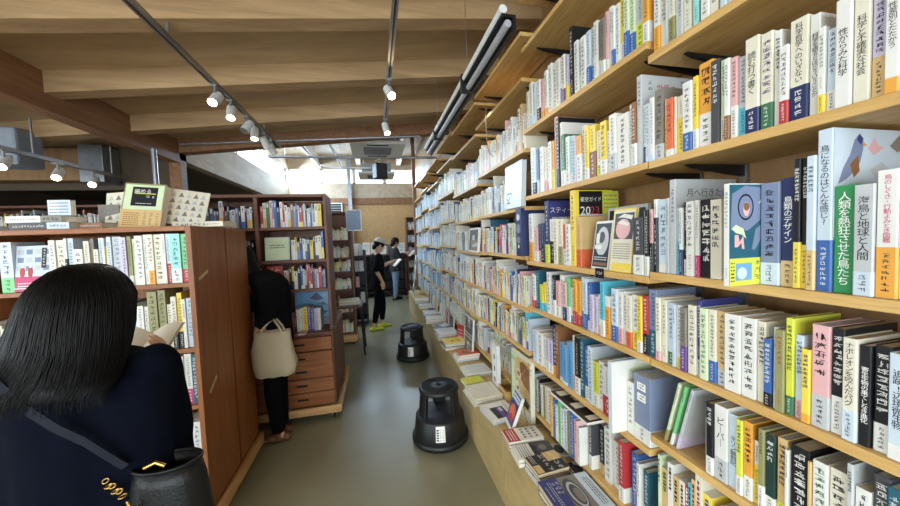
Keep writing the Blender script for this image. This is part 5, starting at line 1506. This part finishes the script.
m = D.materials.new('book_covers_mixed')
m.use_nodes = True
a_ = m.node_tree.nodes.new('ShaderNodeVertexColor')
a_.layer_name = 'spine'
m.node_tree.links.new(a_.outputs[0], m.node_tree.nodes['Principled BSDF'].inputs['Base Color'])
m.node_tree.nodes['Principled BSDF'].inputs['Roughness'].default_value = 0.45
sb = SB()
R = random.Random(5)


def row(O, U_, V_, length, zmax, pal, big=0.08, detail=6, hmin=.165, hmax=.215, fill=1.0, tmin=.010, tmax=.030):
    x = 0.003
    pal_k, pal_w = pal
    while x < length*fill-0.012:
        T = R.uniform(tmin, tmax)
        if x+T > length-0.002:
            break
        H = R.uniform(hmin, hmax)
        if R.random() < big:
            H = R.uniform(hmax, hmax+0.07)
        H = min(H, zmax)
        k = R.choices(pal_k, pal_w)[0]
        c = lin(PAL[k][1])
        j = R.uniform(0.9, 1.04)
        c = tuple(min(0.86, q*j) for q in c)
        band = None
        fr = 0
        if R.random() < 0.4:
            band = lin(PAL[R.choice('wwbyorngjpsa')][1])
            fr = R.uniform(0.15, 0.42)
        sb.book(O+U_*x+V_*R.uniform(0, 0.008), U_, V_, T-0.0008, H, min(H*0.68, 0.16), c, band, fr, R, detail)
        x += T


MIXED = ('wcgpukdbnatyolrsmevEfhjq', [16, 14, 5, 7, 3, 4, 2, 3, 3, 2, 2, 3, 2, 2, 2, 4, 1, 2, 1, 1, 3, 2, 3, 1])
WHITE = ('wcgpfsyojhbk', [22, 20, 5, 7, 4, 4, 3, 2, 4, 2, 2, 2])
COOL_DAYLIT = ('wpgBbcnka', [14, 18, 8, 6, 5, 6, 3, 2, 3])  # bluer covers: the far end's cool daylight is put into the colours
LEFTP = ('wgpcnkrbeyBhsd', [7, 6, 5, 5, 5, 4, 3, 5, 3, 3, 4, 3, 2, 3])
Yv, Xv = Vector((0, -1, 0)), Vector((1, 0, 0))
for bi, (nm, y0, y1, zs, ex) in enumerate(BAYS):
    for zi, z in enumerate(zs):
        gap = (zs[zi-1]-z-0.03) if zi else 0.30
        gap = min(gap, 0.33)
        if bi == 0:
            if zi < 5:
                lo = {0: .560, 1: .383, 2: .363, 3: .363, 4: .349}[zi]
                row(Vector((0.907, lo, z+0.0005)), Yv, Xv, lo-y0, gap, MIXED, detail=8)
            else:
                row(Vector((0.907, y1-0.01, z+0.0005)), Yv, Xv, y1-y0, gap, MIXED)
        elif bi == 1:
            continue
        elif bi == 2 and zi == 1:
            row(Vector((0.907, y1-0.02, z+0.0005)), Yv, Xv, y1-2.12, gap, WHITE)
        elif bi == 2 and zi == 2:
            row(Vector((0.907, y1-0.01, z+0.0005)), Yv, Xv, y1-1.93, gap, MIXED)
        elif bi == 2 and zi == 5:
            row(Vector((0.93, y1-0.02, z+0.0005)), Yv, Xv, y1-2.12, gap, WHITE)
        elif bi == 3 and zi == 2:
            row(Vector((0.907, y1-0.01, z+0.0005)), Yv, Xv, y1-3.09, gap, WHITE)
        else:
            pal = MIXED if bi == 2 and zi > 1 else (WHITE if bi < 5 else COOL_DAYLIT)
            row(Vector((0.907, y1-0.005, z+0.0005)), Yv, Xv, y1-y0, gap, pal, big=0.14, detail=6 if bi < 4 else 3)
Ym, Xm = Vector((0, 1, 0)), Vector((1, 0, 0))
# walnut bookcase shelves (left and right halves), far dark case, annexe case, left end of the cherry case
for z, top in ((1.742, .235), (1.45, .25), (1.185, .23)):
    row(Vector((-1.47, 3.135, z+0.0005)), Xm, Ym, 0.46, top, LEFTP, detail=3, hmin=.15, hmax=.2)
    x0 = {1.742: -0.965, 1.45: -0.735, 1.185: -0.805}[z]
    row(Vector((x0, 3.135, z+0.0005)), Xm, Ym, -0.445-x0, top, LEFTP, detail=3, hmin=.16, hmax=.22)
    row(Vector((-1.47, 3.135, 0.80+0.0005)), Xm, Ym, 0.46, .2, LEFTP, detail=3) if z > 1.7 else None
for z, top in ((0.187, .26), (0.50, .26), (0.862, .24), (1.137, .18), (1.35, .2), (1.62, .3)):
    row(Vector((-1.21, 5.22, z+0.0005)), Xm, Ym, 0.83, top, ('wcyjfgo', [6, 6, 3, 4, 3, 3, 1]), detail=3, hmin=.13, hmax=.2)
for x in (-5.16, -4.28, -3.38):
    for z in (1.2, 1.54, 1.83):
        row(Vector((x, 4.53, z+0.0005)), Xm, Ym, 0.74, .24, LEFTP, detail=2, hmin=.15, hmax=.21)
for z, top in ((0.157, .21), (0.397, .31), (0.738, .28), (1.053, .32), (1.41, .26)):
    row(Vector((-2.72, 2.03, z+0.0005)), Xm, Ym, 0.83, top, WHITE, detail=6)
    if z < 1.4:
        x1 = {1.053: -1.40, 0.738: -1.262, 0.397: -1.257, 0.157: -0.985}[z]
        row(Vector((-1.855, 2.03, z+0.0005)), Xm, Ym, x1+1.855, top, WHITE, detail=6)
for z in (.05, .45, .8, 1.15, 1.5, 1.85):
    row(Vector((0.89, 9.08, z+0.0005)), Xm, Ym, 0.26, .28, COOL_DAYLIT, detail=2)
o = sb.build('shelved_books', m)
tag(o, 'small rows of books filling the farther bays and the left cases', 'books', kind='stuff')

# ------------------------------------------------------------------ people
def skin_over(mb, voxel, name, parent, mt, smooth=3, fold=0.0, fscale=6.0, seed=0, fdir=None):
    """Fuse overlapping closed pieces into one continuous surface, relax it, optionally fold it like cloth."""
    tmp = mb.build('fuse')
    md = tmp.modifiers.new('r', 'REMESH')
    md.mode = 'VOXEL'
    md.voxel_size = voxel
    dg = bpy.context.evaluated_depsgraph_get()
    me = D.meshes.new_from_object(tmp.evaluated_get(dg))
    old = tmp.data
    D.objects.remove(tmp)
    D.meshes.remove(old)
    bm = bmesh.new()
    bm.from_mesh(me)
    for _ in range(smooth):
        bmesh.ops.smooth_vert(bm, verts=bm.verts, factor=0.5, use_axis_x=True, use_axis_y=True, use_axis_z=True)
    if fold:
        bm.normal_update()
        for v in bm.verts:
            p = v.co
            q = Vector((p.x*fscale+seed, p.y*fscale, p.z*fscale*0.45))
            n = noise.noise(q)+0.5*noise.noise(q*2.1)
            v.co = p+v.normal*n*fold
    for f_ in bm.faces:
        f_.smooth = True
    bm.to_mesh(me)
    bm.free()
    me.name = name
    me.materials.clear()
    me.materials.append(mt)
    for p in me.polygons:
        p.material_index = 0
    o = D.objects.new(name, me)
    COL.objects.link(o)
    if parent:
        o.parent = parent
    return o


def limb(mb, pts, rad, mt=None):
    mt = mt or SKIN
    pts = [Vector(p) for p in pts]
    for i, p in enumerate(pts):
        mb.ball(p, rad[i], rad[i], rad[i], mt, seg=12, rings=8)
        if i:
            mb.tube([pts[i-1], p], [rad[i-1], rad[i]], mt, 14)
    return mb


def torso(mb, rings, mt=None, seg=22):
    mt = mt or SKIN
    rg = []
    for z, rx, ry, cx, cy in rings:
        rg.append([(cx+rx*cos(2*pi*k/seg)*(1.0+0.12*abs(sin(4*pi*k/seg))), cy+ry*sin(2*pi*k/seg), z) for k in range(seg)])
    mb.ring(rg, mt)
    return mb


def hand(mb, wrist, direc, palm_n, side, s=1.0, curl=35):
    """Palm, four bent fingers of different length and a thumb leaving the side of the palm."""
    d = Vector(direc).normalized()
    n = Vector(palm_n)
    n = (n-d*n.dot(d)).normalized()
    a = d.cross(n)*side
    w = Vector(wrist)
    L_ = 0.082*s
    for k, (off, ln, r_) in enumerate(((-0.030, .066, .0082), (-0.010, .076, .0086), (0.010, .070, .0082), (0.028, .054, .0072))):
        base = w+d*L_*(1-0.06*abs(k-1))+a*off*s
        limb(mb, [w+a*off*0.55*s, base], [0.0135*s, 0.0105*s])
        p = base
        dd = d.copy()
        for j, fr in enumerate((0.45, 0.31, 0.24)):
            ang = radians(curl*(0.7+0.35*j))
            dd = (dd*cos(ang*0.55)+n*sin(ang*0.55)).normalized()
            q = p+dd*ln*fr*s
            limb(mb, [p, q], [r_*s*(1-0.08*j), r_*s*(0.93-0.1*j)])
            p = q
    t0 = w+d*0.022*s-a*0.024*s
    t1 = t0+(d*0.6-a*0.75+n*0.25).normalized()*0.036*s
    t2 = t1+(d*0.85-a*0.3+n*0.4).normalized()*0.030*s
    t3 = t2+(d*0.9+n*0.4).normalized()*0.022*s
    limb(mb, [t0, t1, t2, t3], [0.013*s, 0.0105*s, 0.0095*s, 0.0075*s])


def head_parts(mb, hc, R3, s=1.0):
    """Skull, jaw, nose, lips, ears about the centre hc; +Y is the way the face looks before R3 turns it."""
    T = Matrix.Translation(hc) @ R3.to_4x4()
    B = lambda c, rx, ry, rz: mb.ball(tuple(x*s for x in c), rx*s, ry*s, rz*s, SKIN, T, 16, 10)
    B((0, -0.008, 0.022), .074, .092, .088)
    B((0, 0.022, -0.035), .058, .064, .070)
    B((0, 0.050, -0.085), .030, .030, .026)
    mb.cyl(tuple(x*s for x in (0, .078, .022)), tuple(x*s for x in (0, .104, -.022)), .009*s, .015*s, SKIN, 10, T)
    B((0, .100, -.024), .015, .013, .011)
    B((0, .080, -.058), .024, .010, .006)
    B((0, .078, -.068), .020, .010, .006)
    B((0, .082, .034), .052, .010, .008)
    for q in (-1, 1):
        B((q*.076, -.004, -.006), .010, .020, .032)
    return T


def eyes(parent, T, s=1.0):
    for q in (-1, 1):
        e = MB()
        e.ball((q*.030*s, .081*s, .008*s), .013*s, .009*s, .009*s, INKW, T, 12, 8)
        e.ball((q*.030*s, .0875*s, .007*s), .006*s, .004*s, .006*s, INK, T, 10, 6)
        e.build('eye', parent)


def shoe(mb, ankle, fwd, mt, length=0.25, s=1.0):
    a = Vector((ankle[0], ankle[1], 0))
    f_ = Vector((fwd[0], fwd[1], 0)).normalized()
    for t, r_, z in ((-.055, .036, .045), (0.0, .038, .05), (.06, .040, .042), (.115, .042, .034), (.155, .034, .026)):
        c = a+f_*t*s+Vector((0, 0, z*0.8))
        mb.ball(c, r_, r_, z*0.8-0.001, mt, seg=12, rings=8)
    limb(mb, [a+f_*(-.05)+Vector((0, 0, .034)), a+f_*.14*s+Vector((0, 0, .026))], [.032, .025], mt)
    limb(mb, [a+Vector((0, 0, .05)), a+Vector((0, 0, .085))], [.038, .035], mt)


def person(label, loc, rz, J, s=1.0):
    """J: joints. One continuous body; clothes, hair and shoes are its children's business."""
    t = thing('person', label, 'person', loc, rz)
    mb = MB()
    torso(mb, [(z*s, rx*s, ry*s, J.get('cx', 0), cy*s) for z, rx, ry, cy in
               ((.80, .13, .095, 0), (.87, .158, .11, -.005), (.95, .135, .095, 0), (1.02, .122, .088, .005), (1.11, .134, .096, .005), (1.20, .15, .102, 0), (1.28, .145, .085, -.005), (1.335, .085, .06, -.008))])
    hc = Vector(J['head'])
    limb(mb, [(J.get('cx', 0), -.008, 1.31*s), hc+Vector((0, -0.015, -.06))], [.056*s, .05*s])
    R3 = J.get('head_rot', Matrix.Identity(3))
    T = head_parts(mb, hc, R3, s)
    for q, k in ((-1, 'L'), (1, 'R')):
        sh, el, wr = (Vector(p) for p in J['arm'+k])
        limb(mb, [sh, sh.lerp(el, .5), el, el.lerp(wr, .4), wr], [.046*s, .042*s, .036*s, .035*s, .025*s])
        hd = J.get('hand'+k, ((wr-el), (0, 0, -1)))
        hand(mb, wr, hd[0], hd[1], q, s*0.98, J.get('curl', 35))
        hp, kn, an = (Vector(p) for p in J['leg'+k])
        limb(mb, [hp, hp.lerp(kn, .5), kn, kn.lerp(an, .35), an], [.082*s, .07*s, .052*s, .052*s, .034*s])
        fw = J.get('foot'+k, (0, 1))
        a = Vector((an.x, an.y, 0))
        f_ = Vector((fw[0], fw[1], 0)).normalized()
        limb(mb, [an, a+f_*(-.03)+Vector((0, 0, .035)), a+f_*.06+Vector((0, 0, .032)), a+f_*.13+Vector((0, 0, .022))], [.034*s, .03, .03, .02])
    o = skin_over(mb, 0.0065, 'body', t, SKIN, 2)
    eyes(t, T, s)
    return t, T, s


def sleeve(mb, arm, upto, r0, r1, r2=None):
    sh, el, wr = (Vector(p) for p in arm)
    if upto <= 1:
        limb(mb, [sh, sh.lerp(el, upto)], [r0, r1])
    else:
        limb(mb, [sh, el, el.lerp(wr, upto-1)], [r0, r1, r2 or r1])


# --- woman in the foreground, seen from behind
J = {'head': (0, .01, 1.452), 'head_rot': Matrix.Rotation(radians(-16), 3, 'X'),
     'armL': ((-.165, -.01, 1.275), (-.21, .06, 1.05), (-.12, .26, 1.13)), 'armR': ((.140, -.01, 1.268), (.112, .04, 1.05), (.025, .235, 1.18)),
     'handL': ((.35, .5, .35), (.6, -.3, .5)), 'handR': ((-.25, .35, .85), (-.9, .2, .1)),
     'legL': ((-.085, 0, .82), (-.09, .01, .44), (-.09, 0, .075)), 'legR': ((.085, 0, .82), (.09, .015, .44), (.095, .01, .075)), 'curl': 30}
p1, T1, s1 = person('person in dark navy top seen from behind, reading an open book at left bookcase', (-.762, 1.07, 0), 0, J, 0.975)
mb = MB()
torso(mb, [(.66, .215, .165, 0, 0), (.80, .205, .16, 0, 0), (.95, .19, .145, 0, .005), (1.08, .185, .135, 0, 0), (1.19, .19, .13, 0, -.005), (1.265, .18, .11, 0, -.01), (1.315, .11, .08, 0, -.012), (1.335, .07, .06, 0, -.01)])
for k in 'LR':
    sh, el, wr = (Vector(p) for p in J['arm'+k])
    limb(mb, [sh, sh.lerp(el, .5), el, el.lerp(wr, .55)], [.060, .072, .078, .052])
skin_over(mb, 0.009, 'top', p1, NAVY, 4, fold=0.010, fscale=9, seed=3)
mb = MB()
torso(mb, [(.10, .30, .24, 0, 0), (.30, .27, .21, 0, 0), (.55, .23, .18, 0, 0), (.75, .20, .155, 0, 0), (.93, .165, .13, 0, 0)])
skin_over(mb, 0.012, 'skirt', p1, BLACKC, 3, fold=0.014, fscale=10, seed=8)
for k in 'LR':
    m_ = MB()
    shoe(m_, J['leg'+k][2], (0, 1), LEATHER)
    skin_over(m_, .007, 'shoe', p1, LEATHER, 2)
mb = MB()
hc = Vector(J['head'])
HP = [(1.258, .165, .030, -.052, -.145), (1.285, .164, .060, -.035, -.120), (1.32, .142, .080, -.022, -.086), (1.36, .125, .096, -.012, -.056),
      (1.40, .115, .106, -.006, -.040), (1.44, .107, .110, -.002, -.028), (1.475, .103, .108, 0, -.020), (1.505, .091, .100, 0, -.014), (1.53, .075, .086, 0, -.010), (1.55, .055, .066, 0, -.006), (1.562, .036, .044, 0, -.004), (1.568, .016, .02, 0, -.002)]


def hp(z):
    for q0, q1 in zip(HP, HP[1:]):
        if z <= q1[0]:
            t_ = max(0, min(1, (z-q0[0])/(q1[0]-q0[0])))
            return [q0[i]+(q1[i]-q0[i])*t_ for i in range(5)]
    return list(HP[-1])


mb.ring([[(q[3]+q[1]*cos(2*pi*k/40), q[4]+q[2]*sin(2*pi*k/40), q[0]) for k in range(40)] for q in HP], HAIRM)
skin_over(mb, 0.006, 'hair', p1, HAIRM, 4, fold=0.003, fscale=16, seed=1)
RH = random.Random(4)
mb = MB()
for k in range(900):
    a = RH.uniform(pi*.93, 2*pi*1.07) if k % 5 else RH.uniform(0, 2*pi)
    z1_ = RH.uniform(1.545, 1.566)
    z0_ = RH.uniform(1.225, 1.30) if sin(a) < .25 else RH.uniform(1.34, 1.42)
    n_ = 13
    pts = []
    drift = RH.uniform(-.12, .12)
    off = RH.uniform(.99, 1.012)
    for q in range(n_+1):
        z = z1_+(z0_-z1_)*q/n_
        h_ = hp(z)
        aa = a+drift*(q/n_)**2
        pts.append((h_[3]+h_[1]*off*cos(aa)+.0012*sin(q*.8+k), h_[4]+h_[2]*(off+.02)*sin(aa), z))
    mb.tube(pts, [.0005+.0009*sin(pi*min(1, q/n_+.12)) for q in range(n_+1)], HAIRM, 5)
mb.build('hair_strands', p1)
# the book she reads
o = thing('book', 'open book with white pages held by the person in the foreground', 'book', (-.865, 1.35, 1.185))
for q in (-1, 1):
    pg = MB()
    rg = []
    for i in range(7):
        x = q*.105*i/6
        zz = .014*sin(pi*i/6)+.045*i/6*0.8
        rg.append(((x, -.0, zz), (x, .135, zz+.085)))
    for i in range(6):
        a, b_ = rg[i]
        c_, d_ = rg[i+1]
        pg.quad(a, c_, d_, b_, PAPER)
        lo = Vector((0, .004, -.008))
        pg.quad(tuple(Vector(a)+lo), tuple(Vector(b_)+lo), tuple(Vector(d_)+lo), tuple(Vector(c_)+lo), PAPER)
        pg.quad(a, b_, tuple(Vector(b_)+lo), tuple(Vector(a)+lo), PAPER)
    a, b_ = rg[6]
    lo = Vector((0, .004, -.008))
    pg.quad(a, b_, tuple(Vector(b_)+lo), tuple(Vector(a)+lo), PAPER)
    pg.build('page', o)
    cv = MB()
    cv.quad((q*.002, -.003, -.012), (q*.112, -.003, .034), (q*.112, .139, .119), (q*.002, .139, .073), cm('c'))
    cv.quad((q*.002, -.002, -.0135), (q*.112, -.002, .0325), (q*.112, .140, .1175), (q*.002, .140, .0715), cm('c'))
    cv.build('cover', o)
# her shoulder bag
bg_ = thing('shoulder_bag', 'black leather shoulder bag with gold chain hardware at the foreground person\'s right hip', 'bag', (-.562, .985, .735))
mb = MB()
rg = []
for z, rx, ry in ((0, .085, .05), (.02, .10, .062), (.14, .098, .06), (.255, .085, .05), (.30, .075, .045)):
    rg.append([(rx*cos(2*pi*k/28), ry*sin(2*pi*k/28), z) for k in range(28)])
rg2 = [[(x*.92, y*.9, z) for x, y, z in q] for q in rg[::-1][:4]]
mb.ring(rg+rg2, LEATHER, caps=True)
mb.build('pouch', bg_)
mb = MB()
mb.tube([(.077*cos(2*pi*k/28), .047*sin(2*pi*k/28), .302) for k in range(29)], .004, LEATHER, 8)
mb.build('rim', bg_)
mb = MB()
for k in range(6):
    cx = -.07-.0085*k
    cz = .262+.006*k+(0.006 if k % 2 else 0)
    ax = Matrix.Translation((cx, -.052+.003*k, cz)) @ Matrix.Rotation(radians(90 if k % 2 else 20), 4, 'X') @ Matrix.Rotation(radians(35), 4, 'Z')
    mb.tube([tuple(ax @ Vector((.008*cos(2*pi*q/12), .005*sin(2*pi*q/12), 0))) for q in range(13)], .0018, GOLD, 6)
mb.tube([(-.02, -.055, .325), (.005, -.055, .335), (.02, -.05, .32)], .005, GOLD, 8)
mb.tube([(-.06, -.056, .25), (-.05, -.058, .22), (-.035, -.058, .235)], .004, GOLD, 8)
mb.build('chain', bg_)
mb = MB()
st = [Vector(q) for q in ((-.07, -.035, .325), (-.125, -.066, .42), (-.165, -.078, .465), (-.20, -.084, .51), (-.26, -.088, .595), (-.31, -.07, .63), (-.335, -.01, .63))]
for a, b_ in zip(st, st[1:]):
    d_ = (b_-a).normalized()
    nrm = Vector((0.1, -1, 0.2)).normalized()
    sd = d_.cross(nrm)*.009
    mb.add([a-sd, b_-sd, b_+sd, a+sd, a-sd-nrm*-.004, b_-sd-nrm*-.004, b_+sd-nrm*-.004, a+sd-nrm*-.004], [(0, 1, 2, 3), (7, 6, 5, 4), (0, 4, 5, 1), (3, 2, 6, 7), (0, 3, 7, 4), (1, 5, 6, 2)], mat('dark_strap', (26, 30, 40), 0.8, spec=0.2))
mb.build('strap', bg_)

# --- person behind the bookcase end with a tote bag
J = {'head': (0, .235, 1.47), 'head_rot': Matrix.Rotation(radians(-26), 3, 'X'),
     'handL': ((.1, .15, -1), (.9, .2, .1)), 'armL': ((-.145, .01, 1.29), (-.175, -.03, 1.10), (-.185, .05, .98)), 'armR': ((.14, .01, 1.29), (.15, .02, 1.06), (.07, .25, 1.12)),
     'legL': ((-.07, 0, .83), (-.065, .01, .45), (-.05, 0, .075)), 'legR': ((.07, 0, .83), (.065, .015, .45), (.055, .01, .075)), 'curl': 45}
p2, T2, s2 = person('person in dark clothes half hidden behind the cherry bookcase, tote bag on the arm', (-.83, 2.865, 0), radians(90), J, 1.0)
mb = MB()
torso(mb, [(.74, .15, .13, 0, 0), (.87, .155, .14, 0, 0), (1.0, .145, .13, 0, .0), (1.12, .145, .135, 0, 0), (1.22, .15, .135, 0, .0), (1.29, .15, .14, 0, .015), (1.345, .11, .125, 0, .045), (1.40, .078, .085, 0, .11)])
for k in 'LR':
    sh, el, wr = (Vector(p) for p in J['arm'+k])
    limb(mb, [sh, sh.lerp(el, .5), el, el.lerp(wr, .75)], [.070, .066, .062, .050])
skin_over(mb, 0.010, 'jacket', p2, BLACKC, 3, fold=.004, fscale=9, seed=12)
mb = MB()
torso(mb, [(.80, .155, .12, 0, 0), (.92, .15, .11, 0, 0)])
for k in 'LR':
    hp, kn, an = (Vector(p) for p in J['leg'+k])
    limb(mb, [hp, kn, an+Vector((0, 0, .05))], [.095, .075, .06])
skin_over(mb, 0.010, 'trousers', p2, BLACKC, 3, fold=.006, fscale=9, seed=14)
for k in 'LR':
    m_ = MB()
    shoe(m_, J['leg'+k][2], (0, 1), BROWNL)
    skin_over(m_, .007, 'shoe', p2, BROWNL, 2)
mb = MB()
hc = Vector(J['head'])
mb.ball(hc+Vector((0, -.022, .028)), .096, .105, .104, HAIRM, seg=24, rings=14)
torso(mb, [(1.31, .075, .06, 0, .11), (1.38, .088, .085, 0, .15), (1.47, .096, .1, 0, .20)], HAIRM)
skin_over(mb, 0.007, 'hair', p2, HAIRM, 2, fold=.003, fscale=24)
tb_ = thing('tote_bag', 'beige canvas tote bag hanging from the arm of the half-hidden person', 'bag', (-.785, 2.665, .60))
mb = MB()
rg = []
for z, rx, ry in ((.0, .11, .035), (.015, .135, .048), (.09, .148, .058), (.20, .14, .054), (.29, .126, .046), (.345, .115, .038)):
    rg.append([(rx*max(-1, min(1, 1.18*cos(2*pi*k/32)))+.01*sin(z*20), ry*max(-1, min(1, 1.2*sin(2*pi*k/32)))+.008*sin(9*2*pi*k/32+z*22), z) for k in range(32)])
rin = [[(x*.95, y*.85, z) for x, y, z in q] for q in rg[::-1][:5]]
mb.ring(rg+rin, CANVAS)
mb.build('pouch', tb_)
for yy in (-.036, .036):
    hb = MB()
    pts = [(-.07, yy, .33), (-.06, yy, .37), (-.02, yy*.8+.03, .415), (.0, yy*.5+.055, .425), (.02, yy*.8+.03, .415), (.06, yy, .37), (.075, yy, .33)]
    hb.tube(pts, .008, CANVAS, 8)
    hb.build('handle', tb_)

# --- woman with the cap, in profile farther down the aisle
J = {'head': (.0, .05, 1.50), 'head_rot': Matrix.Rotation(radians(-22), 3, 'X'),
     'armL': ((-.155, .0, 1.30), (-.19, .10, 1.09), (-.08, .29, 1.18)), 'armR': ((.155, -.02, 1.30), (.20, -.09, 1.07), (.175, .02, .86)),
     'handL': ((.2, .9, .3), (.7, 0, -.6)), 'handR': ((0, .15, -1), (-1, .1, 0)),
     'legL': ((-.08, 0, .84), (-.075, .09, .46), (-.07, .06, .08)), 'legR': ((.08, 0, .84), (.085, -.06, .46), (.09, -.14, .08)), 'curl': 30}
p3, T3, s3 = person('person in pale cap, black shirt, black leggings and neon yellow trainers', (.02, 5.95, 0), radians(-72), J, 1.0)
mb = MB()
torso(mb, [(.76, .17, .125, 0, 0), (.88, .17, .12, 0, 0), (1.0, .15, .108, 0, .005), (1.12, .152, .112, 0, .005), (1.22, .165, .115, 0, 0), (1.29, .155, .095, 0, -.005), (1.34, .085, .068, 0, -.008)])
for k in 'LR':
    sleeve(mb, J['arm'+k], .85, .066, .068)
skin_over(mb, 0.009, 'shirt', p3, BLACKC, 3, fold=.006, fscale=9, seed=21)
mb = MB()
torso(mb, [(.78, .15, .11, 0, 0), (.92, .145, .105, 0, 0)])
for k in 'LR':
    hp, kn, an = (Vector(p) for p in J['leg'+k])
    limb(mb, [hp, hp.lerp(kn, .5), kn, kn.lerp(an, .4), kn.lerp(an, .78)], [.09, .078, .06, .06, .046])
skin_over(mb, 0.008, 'leggings', p3, BLACKC, 2)
for k in 'LR':
    m_ = MB()
    shoe(m_, J['leg'+k][2], (0, 1), NEON)
    so = skin_over(m_, .006, 'trainer', p3, NEON, 1)
mb = MB()
mb.ball((0, -.012, .036), .088, .104, .088, HAIRM, T3, 18, 12)
mb.ball((0, -.075, -.04), .058, .04, .07, HAIRM, T3, 14, 10)
skin_over(mb, 0.007, 'hair', p3, HAIRM, 2)
mb = MB()
rg = []
for z, r_ in ((.052, .100), (.085, .097), (.115, .08), (.135, .05), (.141, .012)):
    rg.append([(r_*.93*cos(2*pi*k/26), r_*1.06*sin(2*pi*k/26)-.006, z) for k in range(26)])
mb.ring(rg, CAPM, T3)
mb.build('cap', p3)
mb = MB()
n = 14
out = [(.088*cos(pi*q/n), .085+.075*sin(pi*q/n)**.8, .056-.012*sin(pi*q/n)) for q in range(n+1)]
inn = [(.088*cos(pi*q/n), .03+.068*sin(pi*q/n), .064) for q in range(n+1)]
vs = out+inn+[(x, y, z-.006) for x, y, z in out+inn]
fs = []
k = n+1
for q in range(n):
    fs += [(q, q+1, k+q+1, k+q), (2*k+k+q, 2*k+k+q+1, 2*k+q+1, 2*k+q), (q, 2*k+q, 2*k+q+1, q+1)]
mb.add(vs, fs, CAPM, T3)
mb.build('cap_brim', p3)
o = make_book(.016, .18, 'w', '', 0, '', dep=.12, seed=2001, name='booklet', spine_text=False)
o.matrix_world = Matrix.Translation((.285, 6.03, 1.12)) @ ROTZ(radians(-70)) @ Matrix.Rotation(radians(-50), 4, 'X')
tag(o, 'small white booklet held by the person in the cap', 'booklet')

# --- reader in jeans at the far end
J = {'head': (.0, .05, 1.52), 'head_rot': Matrix.Rotation(radians(-20), 3, 'X'),
     'armL': ((-.16, .0, 1.32), (-.20, .09, 1.09), (-.07, .30, 1.20)), 'armR': ((.16, .0, 1.32), (.20, .08, 1.08), (.07, .30, 1.18)),
     'handL': ((.15, .9, .3), (.8, 0, .3)), 'handR': ((-.15, .9, .3), (-.8, 0, .3)),
     'legL': ((-.085, 0, .84), (-.09, .03, .46), (-.09, .03, .08)), 'legR': ((.085, 0, .84), (.10, -.02, .46), (.11, -.05, .08)), 'curl': 40}
p4, T4, s4 = person('person in dark jacket and pale jeans reading a book at the far end', (.48, 8.72, 0), radians(-78), J, 1.02)
mb = MB()
torso(mb, [(.76, .18, .14, 0, 0), (.88, .18, .135, 0, 0), (1.0, .168, .122, 0, .005), (1.12, .17, .125, 0, .005), (1.24, .182, .125, 0, 0), (1.32, .165, .1, 0, -.005), (1.37, .09, .075, 0, -.008)])
for k in 'LR':
    sh, el, wr = (Vector(p) for p in J['arm'+k])
    limb(mb, [sh, el, el.lerp(wr, .85)], [.074, .066, .05])
skin_over(mb, 0.010, 'jacket', p4, DARKJ, 3, fold=.008, fscale=9, seed=31)
mb = MB()
torso(mb, [(.80, .155, .12, 0, 0), (.92, .15, .11, 0, 0)])
for k in 'LR':
    hp, kn, an = (Vector(p) for p in J['leg'+k])
    limb(mb, [hp, kn, an+Vector((0, 0, .04))], [.095, .075, .058])
skin_over(mb, 0.010, 'jeans', p4, DENIM, 3, fold=.006, fscale=12, seed=33)
for k in 'LR':
    m_ = MB()
    shoe(m_, J['leg'+k][2], (0, 1), LEATHER)
    skin_over(m_, .007, 'shoe', p4, LEATHER, 2)
mb = MB()
mb.ball((0, -.022, .026), .094, .106, .104, HAIRM, T4, 18, 12)
mb.ball((0, -.065, -.06), .078, .055, .08, HAIRM, T4, 16, 10)
skin_over(mb, 0.008, 'hair', p4, HAIRM, 2, fold=.003, fscale=24)
o = make_book(.016, .20, 'w', '', 0, '', dep=.26, seed=2002, name='book', spine_text=False)
o.matrix_world = Matrix.Translation((.82, 8.58, 1.10)) @ ROTZ(radians(12)) @ Matrix.Rotation(radians(-35), 4, 'X')
o.matrix_world = Matrix.Translation((.83, 8.78, 1.15)) @ ROTZ(radians(-80)) @ Matrix.Rotation(radians(-48), 4, 'X')
tag(o, 'white book held open before the person in pale jeans', 'book')
